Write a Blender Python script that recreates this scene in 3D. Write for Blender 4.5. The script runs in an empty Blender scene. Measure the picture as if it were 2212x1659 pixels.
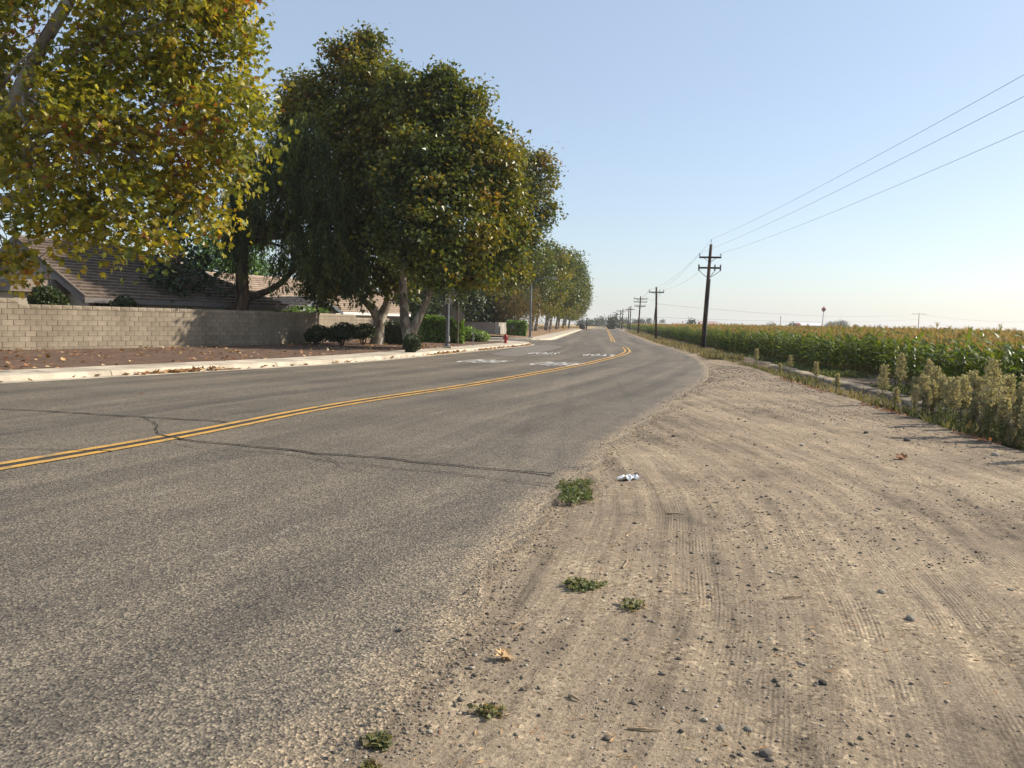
import bpy, bmesh, math, random
import numpy as np
from mathutils import Vector, Matrix

random.seed(7)
rng = np.random.default_rng(11)
SC = bpy.context.scene
COL = SC.collection
R = math.radians

# ---------------------------------------------------------------- camera, sky, sun, exposure
F, EYE = 1700.0, 1.65                      # focal length in pixels of a 2212 px wide picture, eye height
ROLL, PITCH = R(1.25), math.atan((829.5 - 695.7) / 1700)
cam_d = bpy.data.cameras.new('camera'); cam = bpy.data.objects.new('camera', cam_d); COL.objects.link(cam)
cam_d.sensor_width = 36; cam_d.lens = 36 * F / 2212; cam_d.clip_end = 6000; cam_d.clip_start = 0.05
cam.matrix_world = Matrix.Translation((0, 0, EYE)) @ Matrix.Rotation(math.pi / 2 - PITCH, 4, 'X') @ Matrix.Rotation(ROLL, 4, 'Z')
SC.camera = cam

SUN_AZ, SUN_EL = R(76), R(34)              # clockwise from straight ahead
world = bpy.data.worlds.new('World'); SC.world = world; world.use_nodes = True
wn = world.node_tree.nodes; wl = world.node_tree.links; wn.clear()
sky = wn.new('ShaderNodeTexSky'); sky.sky_type = 'NISHITA'; sky.sun_disc = False
sky.sun_elevation = SUN_EL; sky.sun_rotation = SUN_AZ
sky.air_density = 1.0; sky.dust_density = 1.0; sky.ozone_density = 2.0; sky.altitude = 0
bg = wn.new('ShaderNodeBackground'); bg.inputs['Strength'].default_value = 0.10
wo = wn.new('ShaderNodeOutputWorld'); vm = wn.new('ShaderNodeMix'); vm.data_type = 'RGBA'; vm.inputs[0].default_value = 0.36; vm.inputs[7].default_value = (4.6, 5.3, 6.2, 1)   # even smoky veil over the whole sky
wl.new(sky.outputs[0], vm.inputs[6]); wl.new(vm.outputs[2], bg.inputs['Color']); wl.new(bg.outputs[0], wo.inputs['Surface'])
sun_dir = Vector((math.sin(SUN_AZ) * math.cos(SUN_EL), math.cos(SUN_AZ) * math.cos(SUN_EL), math.sin(SUN_EL)))
sd = bpy.data.lights.new('sun', 'SUN'); sd.energy = 4.4; sd.angle = R(0.53); sd.color = (1.0, 0.90, 0.76)
so = bpy.data.objects.new('sun', sd); COL.objects.link(so); so.rotation_euler = sun_dir.to_track_quat('Z', 'Y').to_euler()
so.location = sun_dir * 50
vs = SC.view_settings; vs.view_transform = 'Standard'; vs.look = 'None'; vs.gamma = 1; vs.exposure = 0.68; vs.use_curve_mapping = False
SC.render.engine = 'CYCLES'
cy = SC.cycles; cy.use_denoising = True; cy.max_bounces = 8; cy.diffuse_bounces = 3; cy.glossy_bounces = 2
cy.transmission_bounces = 4; cy.volume_bounces = 1; cy.transparent_max_bounces = 8; cy.sample_clamp_indirect = 6

# ---------------------------------------------------------------- pixel directions -> places
def ray(x, y):
    u = (x - 1106) / F; v = -(y - 829.5) / F
    c, s = math.cos(ROLL), math.sin(ROLL)
    ul = c * u - s * v; vl = s * u + c * v
    cp, sp = math.cos(PITCH), math.sin(PITCH)
    return ul, cp + vl * sp, vl * cp - sp
def G(x, y, z=0.0):
    a, b, c = ray(x, y); t = (z - EYE) / c
    return (a * t, b * t)
def P(x, y, depth):
    a, b, c = ray(x, y); t = depth / b
    return Vector((a * t, depth, EYE + c * t))

# ---------------------------------------------------------------- material helpers
class NT:
    def __init__(s, name):
        s.m = bpy.data.materials.new(name); s.m.use_nodes = True
        s.t = s.m.node_tree; s.n = s.t.nodes; s.l = s.t.links
        s.b = s.n['Principled BSDF']; s.out = s.n['Material Output']
    def node(s, typ, **kw):
        nd = s.n.new(typ)
        for k, v in kw.items():
            if k.startswith('i_'):
                nm = k[2:].replace('_', ' ')
                s.set(nd.inputs[nm], v)
            elif k.startswith('n_'):
                s.set(nd.inputs[int(k[2:])], v)
            else: setattr(nd, k, v)
        return nd
    def set(s, inp, v):
        if isinstance(v, bpy.types.NodeSocket): s.l.new(v, inp)
        elif isinstance(v, (tuple, list)) and inp.type == 'RGBA' and len(v) == 3: inp.default_value = (*v, 1)
        else: inp.default_value = v
    def coord(s, which='Object'):
        return s.node('ShaderNodeTexCoord').outputs[which]
    def attr(s, name, out='Fac'):
        return s.node('ShaderNodeAttribute', attribute_name=name).outputs[out]
    def mapv(s, v, scale=(1, 1, 1), loc=(0, 0, 0), rot=(0, 0, 0)):
        return s.node('ShaderNodeMapping', i_Vector=v, i_Scale=scale, i_Location=loc, i_Rotation=rot).outputs[0]
    def noise(s, v, scale, detail=4, rough=0.55, out='Fac'):
        return s.node('ShaderNodeTexNoise', i_Vector=v, i_Scale=scale, i_Detail=detail, i_Roughness=rough).outputs[out]
    def voro(s, v, scale, out='Color', feature='F1', rnd=1.0):
        return s.node('ShaderNodeTexVoronoi', feature=feature, i_Vector=v, i_Scale=scale, i_Randomness=rnd).outputs[out]
    def ramp(s, fac, stops):
        nd = s.node('ShaderNodeValToRGB', i_Fac=fac); cr = nd.color_ramp
        while len(cr.elements) < len(stops): cr.elements.new(0.5)
        for e, (p, c) in zip(cr.elements, stops):
            e.position = p; e.color = (*c, 1) if not isinstance(c, (int, float)) else (c, c, c, 1)
        return nd.outputs[0]
    def mix(s, fac, a, b, mode='MIX'):
        nd = s.node('ShaderNodeMix', data_type='RGBA', blend_type=mode)
        s.set(nd.inputs[0], fac); s.set(nd.inputs[6], a); s.set(nd.inputs[7], b)
        return nd.outputs[2]
    def math(s, op, a, b=0.0, clamp=False):
        nd = s.node('ShaderNodeMath', operation=op, use_clamp=clamp); s.set(nd.inputs[0], a); s.set(nd.inputs[1], b)
        return nd.outputs[0]
    def bump(s, h, dist=0.01, strength=1.0, normal=None):
        nd = s.node('ShaderNodeBump', i_Height=h, i_Distance=dist, i_Strength=strength)
        if normal is not None: s.set(nd.inputs['Normal'], normal)
        return nd.outputs[0]
    def done(s, col, rough=0.8, normal=None, spec=0.3, metal=0.0):
        s.set(s.b.inputs['Base Color'], col); s.set(s.b.inputs['Roughness'], rough)
        s.set(s.b.inputs['Specular IOR Level'], spec); s.set(s.b.inputs['Metallic'], metal)
        if normal is not None: s.set(s.b.inputs['Normal'], normal)
        return s.m

def simple(name, col, rough=0.7, var=0.25, scale=3.0, bump=0.0, bscale=30, metal=0.0, spec=0.3, obj_random=0.0):
    t = NT(name); c = t.coord()
    f = t.noise(c, scale, 5, 0.6)
    dark = tuple(x * (1 - var) for x in col); lite = tuple(min(1, x * (1 + var)) for x in col)
    colr = t.ramp(f, [(0.3, dark), (0.7, lite)])
    if obj_random:
        rnd = t.node('ShaderNodeObjectInfo').outputs['Random']
        k = t.math('ADD', t.math('MULTIPLY', rnd, 2 * obj_random), 1 - obj_random)
        cc = t.node('ShaderNodeCombineColor'); [t.set(cc.inputs[i], k) for i in range(3)]
        colr = t.mix(1.0, colr, cc.outputs[0], 'MULTIPLY')
    nrm = t.bump(t.noise(c, bscale, 3), bump) if bump else None
    return t.done(colr, rough, nrm, spec, metal)

def leafmat(name, stops, trans=0.35, rough=0.45, spec=0.35):
    t = NT(name)
    col = t.ramp(t.attr('hue'), stops)
    k = t.math('ADD', t.math('MULTIPLY', t.attr('tint'), 0.7), 0.65)
    cc = t.node('ShaderNodeCombineColor'); [t.set(cc.inputs[i], k) for i in range(3)]
    col = t.mix(1.0, col, cc.outputs[0], 'MULTIPLY')
    t.done(col, rough, None, spec)
    tr = t.node('ShaderNodeBsdfTranslucent'); t.set(tr.inputs['Color'], t.mix(1.0, col, (1.35, 1.25, 0.6), 'MULTIPLY'))
    mx = t.node('ShaderNodeMixShader'); mx.inputs[0].default_value = trans
    t.l.new(t.b.outputs[0], mx.inputs[1]); t.l.new(tr.outputs[0], mx.inputs[2]); t.l.new(mx.outputs[0], t.out.inputs['Surface'])
    return t.m

# ---------------------------------------------------------------- object helpers
def link(o, parent=None):
    COL.objects.link(o)
    if parent is not None: o.parent = parent
    return o
def tag(o, label=None, cat=None, group=None, kind=None):
    if label: o['label'] = label
    if cat: o['category'] = cat
    if group: o['group'] = group
    if kind: o['kind'] = kind
    return o
def empty(name, loc=(0, 0, 0), rz=0.0, label=None, cat=None, group=None):
    o = bpy.data.objects.new(name, None); o.empty_display_size = 0.2
    o.location = loc; o.rotation_euler = (0, 0, rz); link(o)
    return tag(o, label, cat, group)
def raw_mesh(name, V, loops, starts, mat, smooth=False, attrs=None):
    me = bpy.data.meshes.new(name); V = np.asarray(V, dtype=np.float32)
    me.vertices.add(len(V)); me.vertices.foreach_set('co', V.ravel())
    me.loops.add(len(loops)); me.loops.foreach_set('vertex_index', np.asarray(loops, dtype=np.int32))
    me.polygons.add(len(starts)); me.polygons.foreach_set('loop_start', np.asarray(starts, dtype=np.int32))
    if smooth: me.polygons.foreach_set('use_smooth', np.ones(len(starts), dtype=bool))
    if attrs:
        for k, a in attrs.items():
            at = me.attributes.new(k, 'FLOAT', 'POINT'); at.data.foreach_set('value', np.asarray(a, dtype=np.float32))
    if mat: me.materials.append(mat)
    me.update(calc_edges=True); me.validate()
    return me
def grid_mesh(name, X, Y, Z, mat, smooth=True, attrs=None):
    n, m = X.shape; V = np.stack([X, Y, Z], -1).reshape(-1, 3)
    i = np.arange(n - 1)[:, None] * m + np.arange(m - 1)[None, :]
    q = np.stack([i, i + 1, i + m + 1, i + m], -1).reshape(-1, 4)
    # make it face upwards
    a, b, d = V[q[len(q)//2, 0]], V[q[len(q)//2, 1]], V[q[len(q)//2, 3]]
    if np.cross(b - a, d - a)[2] < 0: q = q[:, ::-1]
    at = {k: v.ravel() for k, v in attrs.items()} if attrs else None
    return raw_mesh(name, V, q.ravel(), np.arange(len(q)) * 4, mat, smooth, at)

class MB:
    def __init__(s): s.V = []; s.F = []
    def add(s, V, Fs):
        o = len(s.V); s.V += [tuple(v) for v in V]; s.F += [tuple(i + o for i in f) for f in Fs]; return s
    def box(s, c, size, M=None):
        hx, hy, hz = (k / 2 for k in size); c = Vector(c)
        vs_ = [Vector((x, y, z)) for z in (-hz, hz) for y in (-hy, hy) for x in (-hx, hx)]
        if M is not None: vs_ = [M @ v for v in vs_]
        return s.add([v + c for v in vs_], [(0, 2, 3, 1), (4, 5, 7, 6), (0, 1, 5, 4), (2, 6, 7, 3), (0, 4, 6, 2), (1, 3, 7, 5)])
    def hexa(s, b, t):   # bottom loop, top loop (counter-clockwise from above)
        n = len(b)
        Fs = [tuple(range(n))[::-1], tuple(range(n, 2 * n))] + [(i, (i + 1) % n, n + (i + 1) % n, n + i) for i in range(n)]
        return s.add(list(b) + list(t), Fs)
    def tube(s, pts, rad, n=6, cap=True):
        pts = [Vector(p) for p in pts]; o = len(s.V); ref = None
        for i, p in enumerate(pts):
            d = (pts[min(i + 1, len(pts) - 1)] - pts[max(i - 1, 0)])
            if d.length < 1e-9: d = Vector((0, 0, 1))
            d.normalize()
            if ref is None: ref = Vector((1, 0, 0)) if abs(d.x) < 0.8 else Vector((0, 1, 0))
            a = (ref - d * ref.dot(d)).normalized(); b = d.cross(a); ref = a
            r = rad[i] if isinstance(rad, (list, tuple, np.ndarray)) else rad
            for k in range(n):
                w = 2 * math.pi * k / n; s.V.append(tuple(p + (a * math.cos(w) + b * math.sin(w)) * r))
        for i in range(len(pts) - 1):
            for k in range(n):
                k2 = (k + 1) % n; s.F.append((o + i * n + k, o + i * n + k2, o + (i + 1) * n + k2, o + (i + 1) * n + k))
        if cap:
            s.F.append(tuple(o + k for k in range(n))[::-1]); e = o + (len(pts) - 1) * n; s.F.append(tuple(e + k for k in range(n)))
        return s
    def lathe(s, prof, n=16, c=(0, 0, 0), M=None):
        o = len(s.V); c = Vector(c)
        for r, z in prof:
            for k in range(n):
                w = 2 * math.pi * k / n; v = Vector((r * math.cos(w), r * math.sin(w), z))
                if M is not None: v = M @ v
                s.V.append(tuple(v + c))
        for i in range(len(prof) - 1):
            for k in range(n):
                k2 = (k + 1) % n; s.F.append((o + i * n + k, o + i * n + k2, o + (i + 1) * n + k2, o + (i + 1) * n + k))
        s.F.append(tuple(o + k for k in range(n))[::-1]); e = o + (len(prof) - 1) * n; s.F.append(tuple(e + k for k in range(n)))
        return s
    def mesh(s, name, mat, smooth=False):
        me = bpy.data.meshes.new(name); me.from_pydata(s.V, [], s.F); me.update()
        if mat: me.materials.append(mat)
        if smooth: me.polygons.foreach_set('use_smooth', np.ones(len(me.polygons), dtype=bool))
        return me
    def build(s, name, mat, parent=None, smooth=False):
        return link(bpy.data.objects.new(name, s.mesh(name, mat, smooth)), parent)
def ob(name, me, parent=None, loc=None, rz=0.0):
    o = link(bpy.data.objects.new(name, me), parent)
    if loc is not None: o.location = loc
    o.rotation_euler.z = rz
    return o
def copy_tree(o, parent=None):
    c = o.copy(); COL.objects.link(c); c.parent = parent
    for ch in list(o.children): copy_tree(ch, c)
    return c

# numpy value noise
def vnoise(x, y, seed=0):
    xi = np.floor(x).astype(np.int64); yi = np.floor(y).astype(np.int64); fx = x - xi; fy = y - yi
    fx = fx * fx * (3 - 2 * fx); fy = fy * fy * (3 - 2 * fy)
    def h(a, b):
        n = (a * 374761393 + b * 668265263 + seed * 982451653) & 0xffffffff
        n = ((n ^ (n >> 13)) * 1274126177) & 0xffffffff
        return ((n ^ (n >> 16)) & 0xffff) / 65535.0
    return (h(xi, yi) * (1 - fx) + h(xi + 1, yi) * fx) * (1 - fy) + (h(xi, yi + 1) * (1 - fx) + h(xi + 1, yi + 1) * fx) * fy
def fbm(x, y, oct=4, seed=0):
    s = 0; a = 0.5
    for k in range(oct): s = s + a * (vnoise(x, y, seed + k) - 0.5); x = x * 2.03; y = y * 2.03; a *= 0.5
    return s
def resample(pts, n):
    pts = np.asarray(pts, float); d = np.r_[0, np.cumsum(np.linalg.norm(np.diff(pts, axis=0), axis=1))]
    t = np.linspace(0, d[-1], n); return np.stack([np.interp(t, d, pts[:, k]) for k in range(pts.shape[1])], -1)
def smooth_line(pts, n=200, it=3):
    p = resample(pts, n)
    for _ in range(it * 10): p[1:-1] = 0.25 * p[:-2] + 0.5 * p[1:-1] + 0.25 * p[2:]
    return p
def offset_line(p, d):
    t = np.gradient(p, axis=0); t /= np.linalg.norm(t, axis=1)[:, None]
    return p + np.stack([-t[:, 1], t[:, 0]], -1) * d
def arc_len(p): return np.r_[0, np.cumsum(np.linalg.norm(np.diff(p, axis=0), axis=1))]

# ---------------------------------------------------------------- materials of the ground
def make_asphalt():
    t = NT('asphalt'); c = t.coord(); ac = t.attr('across'); al = t.attr('along')
    flow = t.node('ShaderNodeCombineXYZ'); t.set(flow.inputs[0], ac); t.set(flow.inputs[1], al); fv = flow.outputs[0]
    streak = t.noise(t.mapv(fv, (1.1, 0.035, 1)), 1.0, 4, 0.6)
    blot = t.noise(c, 0.35, 5, 0.6)
    base = t.ramp(t.math('ADD', t.math('MULTIPLY', streak, 0.65), t.math('MULTIPLY', blot, 0.35)),
                  [(0.36, (0.086, 0.077, 0.066)), (0.50, (0.138, 0.121, 0.099)), (0.63, (0.198, 0.171, 0.134))])
    chip = t.voro(c, 78.0); chipv = t.node('ShaderNodeSeparateColor'); t.set(chipv.inputs[0], chip)
    chips = t.ramp(chipv.outputs[0], [(0.0, (0.34, 0.34, 0.36)), (0.35, (0.80, 0.79, 0.76)), (0.72, (1.12, 1.08, 1.0)), (0.97, (1.9, 1.8, 1.6))])
    col = t.mix(1.0, base, chips, 'MULTIPLY')
    fine = t.noise(c, 240, 2, 0.7)
    col = t.mix(1.0, col, t.ramp(fine, [(0.3, 0.62), (0.7, 1.35)]), 'MULTIPLY')
    dust = t.ramp(t.math('ADD', t.attr('dust'), t.math('MULTIPLY', t.math('SUBTRACT', t.noise(c, 2.2, 6, 0.7), 0.5), 0.9)), [(0.45, 0.0), (1.05, 0.85)])
    col = t.mix(dust, col, t.mix(1.0, (0.34, 0.27, 0.19), chips, 'MULTIPLY'))
    sc1 = t.ramp(t.noise(t.mapv(fv, (2.6, 0.55, 1), (9, 2, 0)), 1.0, 4, 0.6), [(0.66, 0.0), (0.73, 0.55)])
    col = t.mix(sc1, col, t.mix(1.0, (0.27, 0.25, 0.21), chips, 'MULTIPLY'))
    oil = t.ramp(t.noise(t.mapv(fv, (0.8, 0.35, 1), (1, 5, 0)), 1.0, 5, 0.65), [(0.60, 0.0), (0.72, 0.6)])
    col = t.mix(oil, col, t.mix(1.0, (0.07, 0.064, 0.058), chips, 'MULTIPLY'))
    h = t.math('ADD', t.voro(c, 78.0, 'Distance'), t.math('MULTIPLY', t.noise(c, 150, 3), 0.6))
    return t.done(col, 0.82, t.bump(h, 0.006, 0.9), 0.25)
def make_dirt():
    t = NT('dirt'); c = t.coord(); ac = t.attr('across'); al = t.attr('along')
    flow = t.node('ShaderNodeCombineXYZ'); t.set(flow.inputs[0], ac); t.set(flow.inputs[1], al); fv = flow.outputs[0]
    st = t.noise(t.mapv(fv, (5.0, 0.16, 1)), 1.0, 5, 0.65)
    st2 = t.noise(t.mapv(fv, (26.0, 0.5, 1), (3, 7, 0)), 1.0, 3, 0.6)
    bl = t.noise(c, 0.55, 6, 0.62); md = t.noise(c, 5.5, 6, 0.7); fi = t.noise(c, 60, 4, 0.75)
    k = t.math('ADD', t.math('ADD', t.math('MULTIPLY', st, 0.34), t.math('MULTIPLY', bl, 0.36)), t.math('ADD', t.math('MULTIPLY', md, 0.18), t.math('MULTIPLY', st2, 0.12)))
    col = t.ramp(k, [(0.39, (0.128, 0.102, 0.076)), (0.48, (0.252, 0.200, 0.142)), (0.585, (0.375, 0.299, 0.207))])
    gz = t.math('ADD', t.attr('grey'), t.math('MULTIPLY', t.math('SUBTRACT', t.noise(c, 0.8, 5, 0.65), 0.5), 1.3))
    col = t.mix(t.ramp(gz, [(0.35, 0.0), (0.8, 0.75)]), col, t.mix(1.0, col, (0.74, 0.74, 0.77), 'MULTIPLY'))
    col = t.mix(1.0, col, t.ramp(fi, [(0.25, 0.42), (0.5, 1.0), (0.75, 1.4)]), 'MULTIPLY')
    vg = t.voro(c, 42.0); sp = t.node('ShaderNodeSeparateColor'); t.set(sp.inputs[0], vg)
    peb = t.ramp(sp.outputs[0], [(0.0, (0.35, 0.33, 0.31)), (0.16, (0.88, 0.87, 0.86)), (0.86, (1.06, 1.04, 1.0)), (0.99, (1.7, 1.68, 1.6))])
    col = t.mix(t.ramp(t.noise(c, 1.1, 3), [(0.4, 0.25), (0.65, 1.0)]), col, t.mix(1.0, col, peb, 'MULTIPLY'))
    h = t.math('ADD', t.math('ADD', t.math('MULTIPLY', fi, 0.5), t.math('MULTIPLY', md, 0.8)), t.math('MULTIPLY', st2, 0.35))
    rib = t.math('MULTIPLY', t.math('MULTIPLY', t.math('SINE', t.math('MULTIPLY', ac, 250.0)), t.attr('track')), t.ramp(t.noise(c, 1.7, 3), [(0.42, 0.0), (0.58, 1.0)]))
    h = t.math('ADD', h, t.math('MULTIPLY', rib, 0.07))
    return t.done(col, 0.95, t.bump(h, 0.022, 0.9), 0.1)
def make_concrete(name, a, b, scale=1.5, obj_random=0.0):
    t = NT(name); c = t.coord()
    col = t.ramp(t.noise(c, scale, 7, 0.65), [(0.3, a), (0.7, b)])
    col = t.mix(1.0, col, t.ramp(t.noise(c, 45, 4, 0.7), [(0.25, 0.75), (0.7, 1.12)]), 'MULTIPLY')
    gp = t.node('ShaderNodeNewGeometry').outputs['Position']
    col = t.mix(1.0, col, t.ramp(t.noise(t.mapv(gp, (1, 1, 0.35)), 0.9, 6, 0.7), [(0.32, (0.72, 0.70, 0.68)), (0.62, (1.06, 1.05, 1.03))]), 'MULTIPLY')
    if obj_random:
        rnd = t.node('ShaderNodeObjectInfo').outputs['Random']
        k = t.math('ADD', t.math('MULTIPLY', rnd, 2 * obj_random), 1 - obj_random)
        cc = t.node('ShaderNodeCombineColor'); [t.set(cc.inputs[i], k) for i in range(3)]
        col = t.mix(1.0, col, cc.outputs[0], 'MULTIPLY')
    return t.done(col, 0.9, t.bump(t.noise(c, 60, 4), 0.004, 0.8), 0.2)
M_asph = make_asphalt(); M_dirt = make_dirt()
M_conc = make_concrete('concrete', (0.44, 0.39, 0.31), (0.60, 0.53, 0.42), 0.9, 0.06)
M_block = make_concrete('block', (0.22, 0.186, 0.143), (0.30, 0.253, 0.193), 2.5, 0.13)
M_cap = make_concrete('cap_block', (0.23, 0.195, 0.15), (0.33, 0.28, 0.215), 6, 0.15)
M_mortar = make_concrete('mortar', (0.18, 0.155, 0.12), (0.24, 0.205, 0.16), 3)
M_grayw = make_concrete('plain_wall', (0.30, 0.28, 0.25), (0.40, 0.37, 0.33), 1.3, 0.08)
M_ditch = make_concrete('ditch_concrete', (0.24, 0.19, 0.13), (0.42, 0.345, 0.25), 1.2, 0.25)
M_bed = simple('bed_mulch', (0.135, 0.084, 0.056), 0.95, 0.45, 2.5, 0.05, 22)
M_soil = simple('soil', (0.12, 0.088, 0.058), 0.95, 0.45, 1.2, 0.05, 9)
M_ground = simple('open_ground', (0.23, 0.18, 0.115), 0.95, 0.35, 0.15, 0.05, 3)
M_dry = simple('dry_grass_field', (0.36, 0.26, 0.14), 0.95, 0.35, 0.25, 0.08, 4)

def paint(name, col, wear):
    t = NT(name); c = t.coord()
    w = t.ramp(t.math('ADD', t.math('MULTIPLY', t.noise(c, 55, 4, 0.75), 0.6), t.math('MULTIPLY', t.noise(c, 3.0, 4, 0.6), 0.4)), [(0.5 - wear, 1.0), (0.62 - wear, 0.0)])
    return t.done(t.mix(w, t.mix(t.noise(c, 2.0, 4), tuple(x * 0.8 for x in col), col), (0.15, 0.135, 0.115)), 0.7, t.bump(t.noise(c, 120, 2), 0.003), 0.3)
M_yel = paint('yellow_paint', (0.66, 0.37, 0.075), 0.10)
M_wht = paint('white_paint', (0.80, 0.79, 0.74), 0.22)
M_blackstripe = simple('black_stripe', (0.045, 0.042, 0.04), 0.8, 0.3, 10)
M_crack = simple('crack_tar', (0.018, 0.016, 0.014), 0.95, 0.3, 10)
M_patch = simple('asphalt_patch', (0.168, 0.150, 0.126), 0.85, 0.15, 1.5, 0.004, 90)

# ---------------------------------------------------------------- road stations: left edge, centre line, right edge
ST = [  # L, C, R
    ((-29.0, -12.0), (-16.5, -14.0), (-7.5, -13.0)),
    ((-23.0, -1.2), (-10.6, -4.5), (-2.6, -3.4)),
    ((-18.6, 6.6), (-7.35, 3.1), (-0.62, 2.8)),
    ((-16.3, 10.4), (-6.25, 6.0), (0.0, 5.6)),
    ((-14.2, 13.8), (-4.65, 10.25), (0.95, 9.3)),
    ((-12.0, 17.9), (-3.4, 14.6), (2.15, 13.1)),
    ((-9.6, 22.5), (-1.2, 20.1), (4.0, 18.7)),
    ((-6.4, 29.1), (1.5, 27.7), (6.5, 26.2)),
    ((-3.5, 39.0), (4.6, 37.8), (8.8, 36.4)),
    ((-1.3, 47.5), (6.75, 46.6), (10.1, 45.3)),
    ((1.2, 58.0), (8.05, 57.3), (11.4, 57.0)),
    ((3.5, 75.3), (9.55, 74.9), (13.0, 74.5)),
    ((10.8, 142.9), (17.4, 142.7), (20.9, 142.3)),
    ((20.0, 228.0), (27.3, 228.0), (30.8, 227.6)),
    ((25.8, 246.0), (29.4, 246.0), (32.9, 245.6)),
    ((135.5, 1184.0), (139.1, 1184.0), (142.6, 1184.0)),
]
ST = np.array(ST)                                   # n,3,2
sC = arc_len(ST[:, 1])
# fine stations: dense near the camera
fs = [0.0]
while fs[-1] < sC[-1]:
    i = np.interp(fs[-1], sC, ST[:, 1, 1]); fs.append(fs[-1] + max(0.09, 0.02 * abs(i) if i > 0 else 0.5))
fs[-1] = sC[-1]; fs = np.array(fs)
def hermite(k):                                     # smooth interpolation of edge k along the stations
    out = np.zeros((len(fs), 2)); p = ST[:, k]; m = np.gradient(p, sC, axis=0)
    j = np.clip(np.searchsorted(sC, fs, 'right') - 1, 0, len(sC) - 2); h = (sC[j + 1] - sC[j]); t = (fs - sC[j]) / h
    if True:
        d = np.diff(p, axis=0) / np.diff(sC)[:, None]                # limit slopes so that long straights stay straight
        m = np.vstack([d[:1], 0.5 * (d[1:] + d[:-1]), d[-1:]]); m[-4:] = d[-4:]; m[-5] = d[-4]; m[10:12] = d[10:12]
    h00 = 2*t**3-3*t**2+1; h10 = t**3-2*t**2+t; h01 = -2*t**3+3*t**2; h11 = t**3-t**2
    for a in range(2): out[:, a] = h00*p[j, a]+h10*h*m[j, a]+h01*p[j+1, a]+h11*h*m[j+1, a]
    return out
EL, EC, ER = hermite(0), hermite(1), hermite(2)
near = np.clip(1.2 - ER[:, 1] / 60, 0.15, 1)
wob = (fbm(fs * 0.9, fs * 0, 4, 3) * 0.28 + fbm(fs * 6, fs * 0 + 5, 3, 9) * 0.12) * near
ERw = ER + np.stack([np.ones_like(wob), -0.25 * np.ones_like(wob)], -1) * wob[:, None]
cols = np.r_[np.linspace(0, 1, 15)[:-1], np.linspace(1, 2, 11)]
X = np.zeros((len(fs), len(cols))); Y = X.copy(); AC = X.copy()
wL = np.linalg.norm(EL - EC, axis=1); wR = np.linalg.norm(ERw - EC, axis=1)
for q, t in enumerate(cols):
    if t <= 1: pnt = EL * (1 - t) + EC * t; AC[:, q] = -(1 - t) * wL
    else: pnt = EC * (2 - t) + ERw * (t - 1); AC[:, q] = (t - 1) * wR
    X[:, q], Y[:, q] = pnt[:, 0], pnt[:, 1]
Z = np.zeros_like(X) + fbm(X * 0.15, Y * 0.15, 3, 5) * 0.03 * (Y < 120)
Z[:, -1] -= 0.02; Z[:, 0] = np.minimum(Z[:, 0], 0)
DU = np.clip(1.0 - (wR[:, None] - AC) / (0.16 + 1.7 * np.clip(1 - Y / 5.5, 0, 1)), 0, 1) ** 1.2 * 0.8 * (Y < 60) + 0.10
road = ob('road', grid_mesh('road', X, Y, Z, M_asph, True, {'across': AC, 'along': np.repeat(fs[:, None], len(cols), 1), 'dust': DU}))
tag(road, kind='structure')
# ragged broken edge of the asphalt
eb = MB()
sel = np.where((ER[:, 1] > 1.5) & (ER[:, 1] < 45))[0]
V = []; 
for i in sel:
    z0 = Z[i, -1]; V += [(ERw[i, 0], ERw[i, 1], z0), (ERw[i, 0] + 0.03, ERw[i, 1] - 0.01, z0 - 0.09)]
eb.add(V, [(2*i, 2*i+1, 2*i+3, 2*i+2) for i in range(len(sel) - 1)]); eb.build('broken_edge', M_asph, road)

def strip(name, line, w, z, mat, parent=None, attrs=None):
    a = offset_line(line, w / 2); b = offset_line(line, -w / 2); n = len(line)
    V = np.zeros((n, 2, 3)); V[:, 0, :2] = a; V[:, 1, :2] = b; V[..., 2] = z if np.isscalar(z) else np.asarray(z)[:, None]
    return ob(name, grid_mesh(name, V[..., 0], V[..., 1], V[..., 2], mat, True), parent)
def road_z(p): return fbm(p[:, 0] * 0.15, p[:, 1] * 0.15, 3, 5) * 0.03 * (p[:, 1] < 120)
# double yellow line (the dark strip between the two lines is paint too)
sN = np.interp(56.5, EC[:, 1], fs); sF = np.interp(74.0, EC[:, 1], fs)
for lo, hi in ((np.interp(-3, EC[:, 1], fs), sN), (sF, np.interp(420, EC[:, 1], fs))):
    k = (fs >= lo) & (fs <= hi); ln = EC[k]
    strip('yellow_line', offset_line(ln, 0.135), 0.13, road_z(ln) + 0.011, M_yel, road)
    strip('yellow_line', offset_line(ln, -0.135), 0.13, road_z(ln) + 0.011, M_yel, road)
    if lo < sN: strip('black_stripe', ln, 0.10, road_z(ln) + 0.010, M_blackstripe, road)
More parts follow.
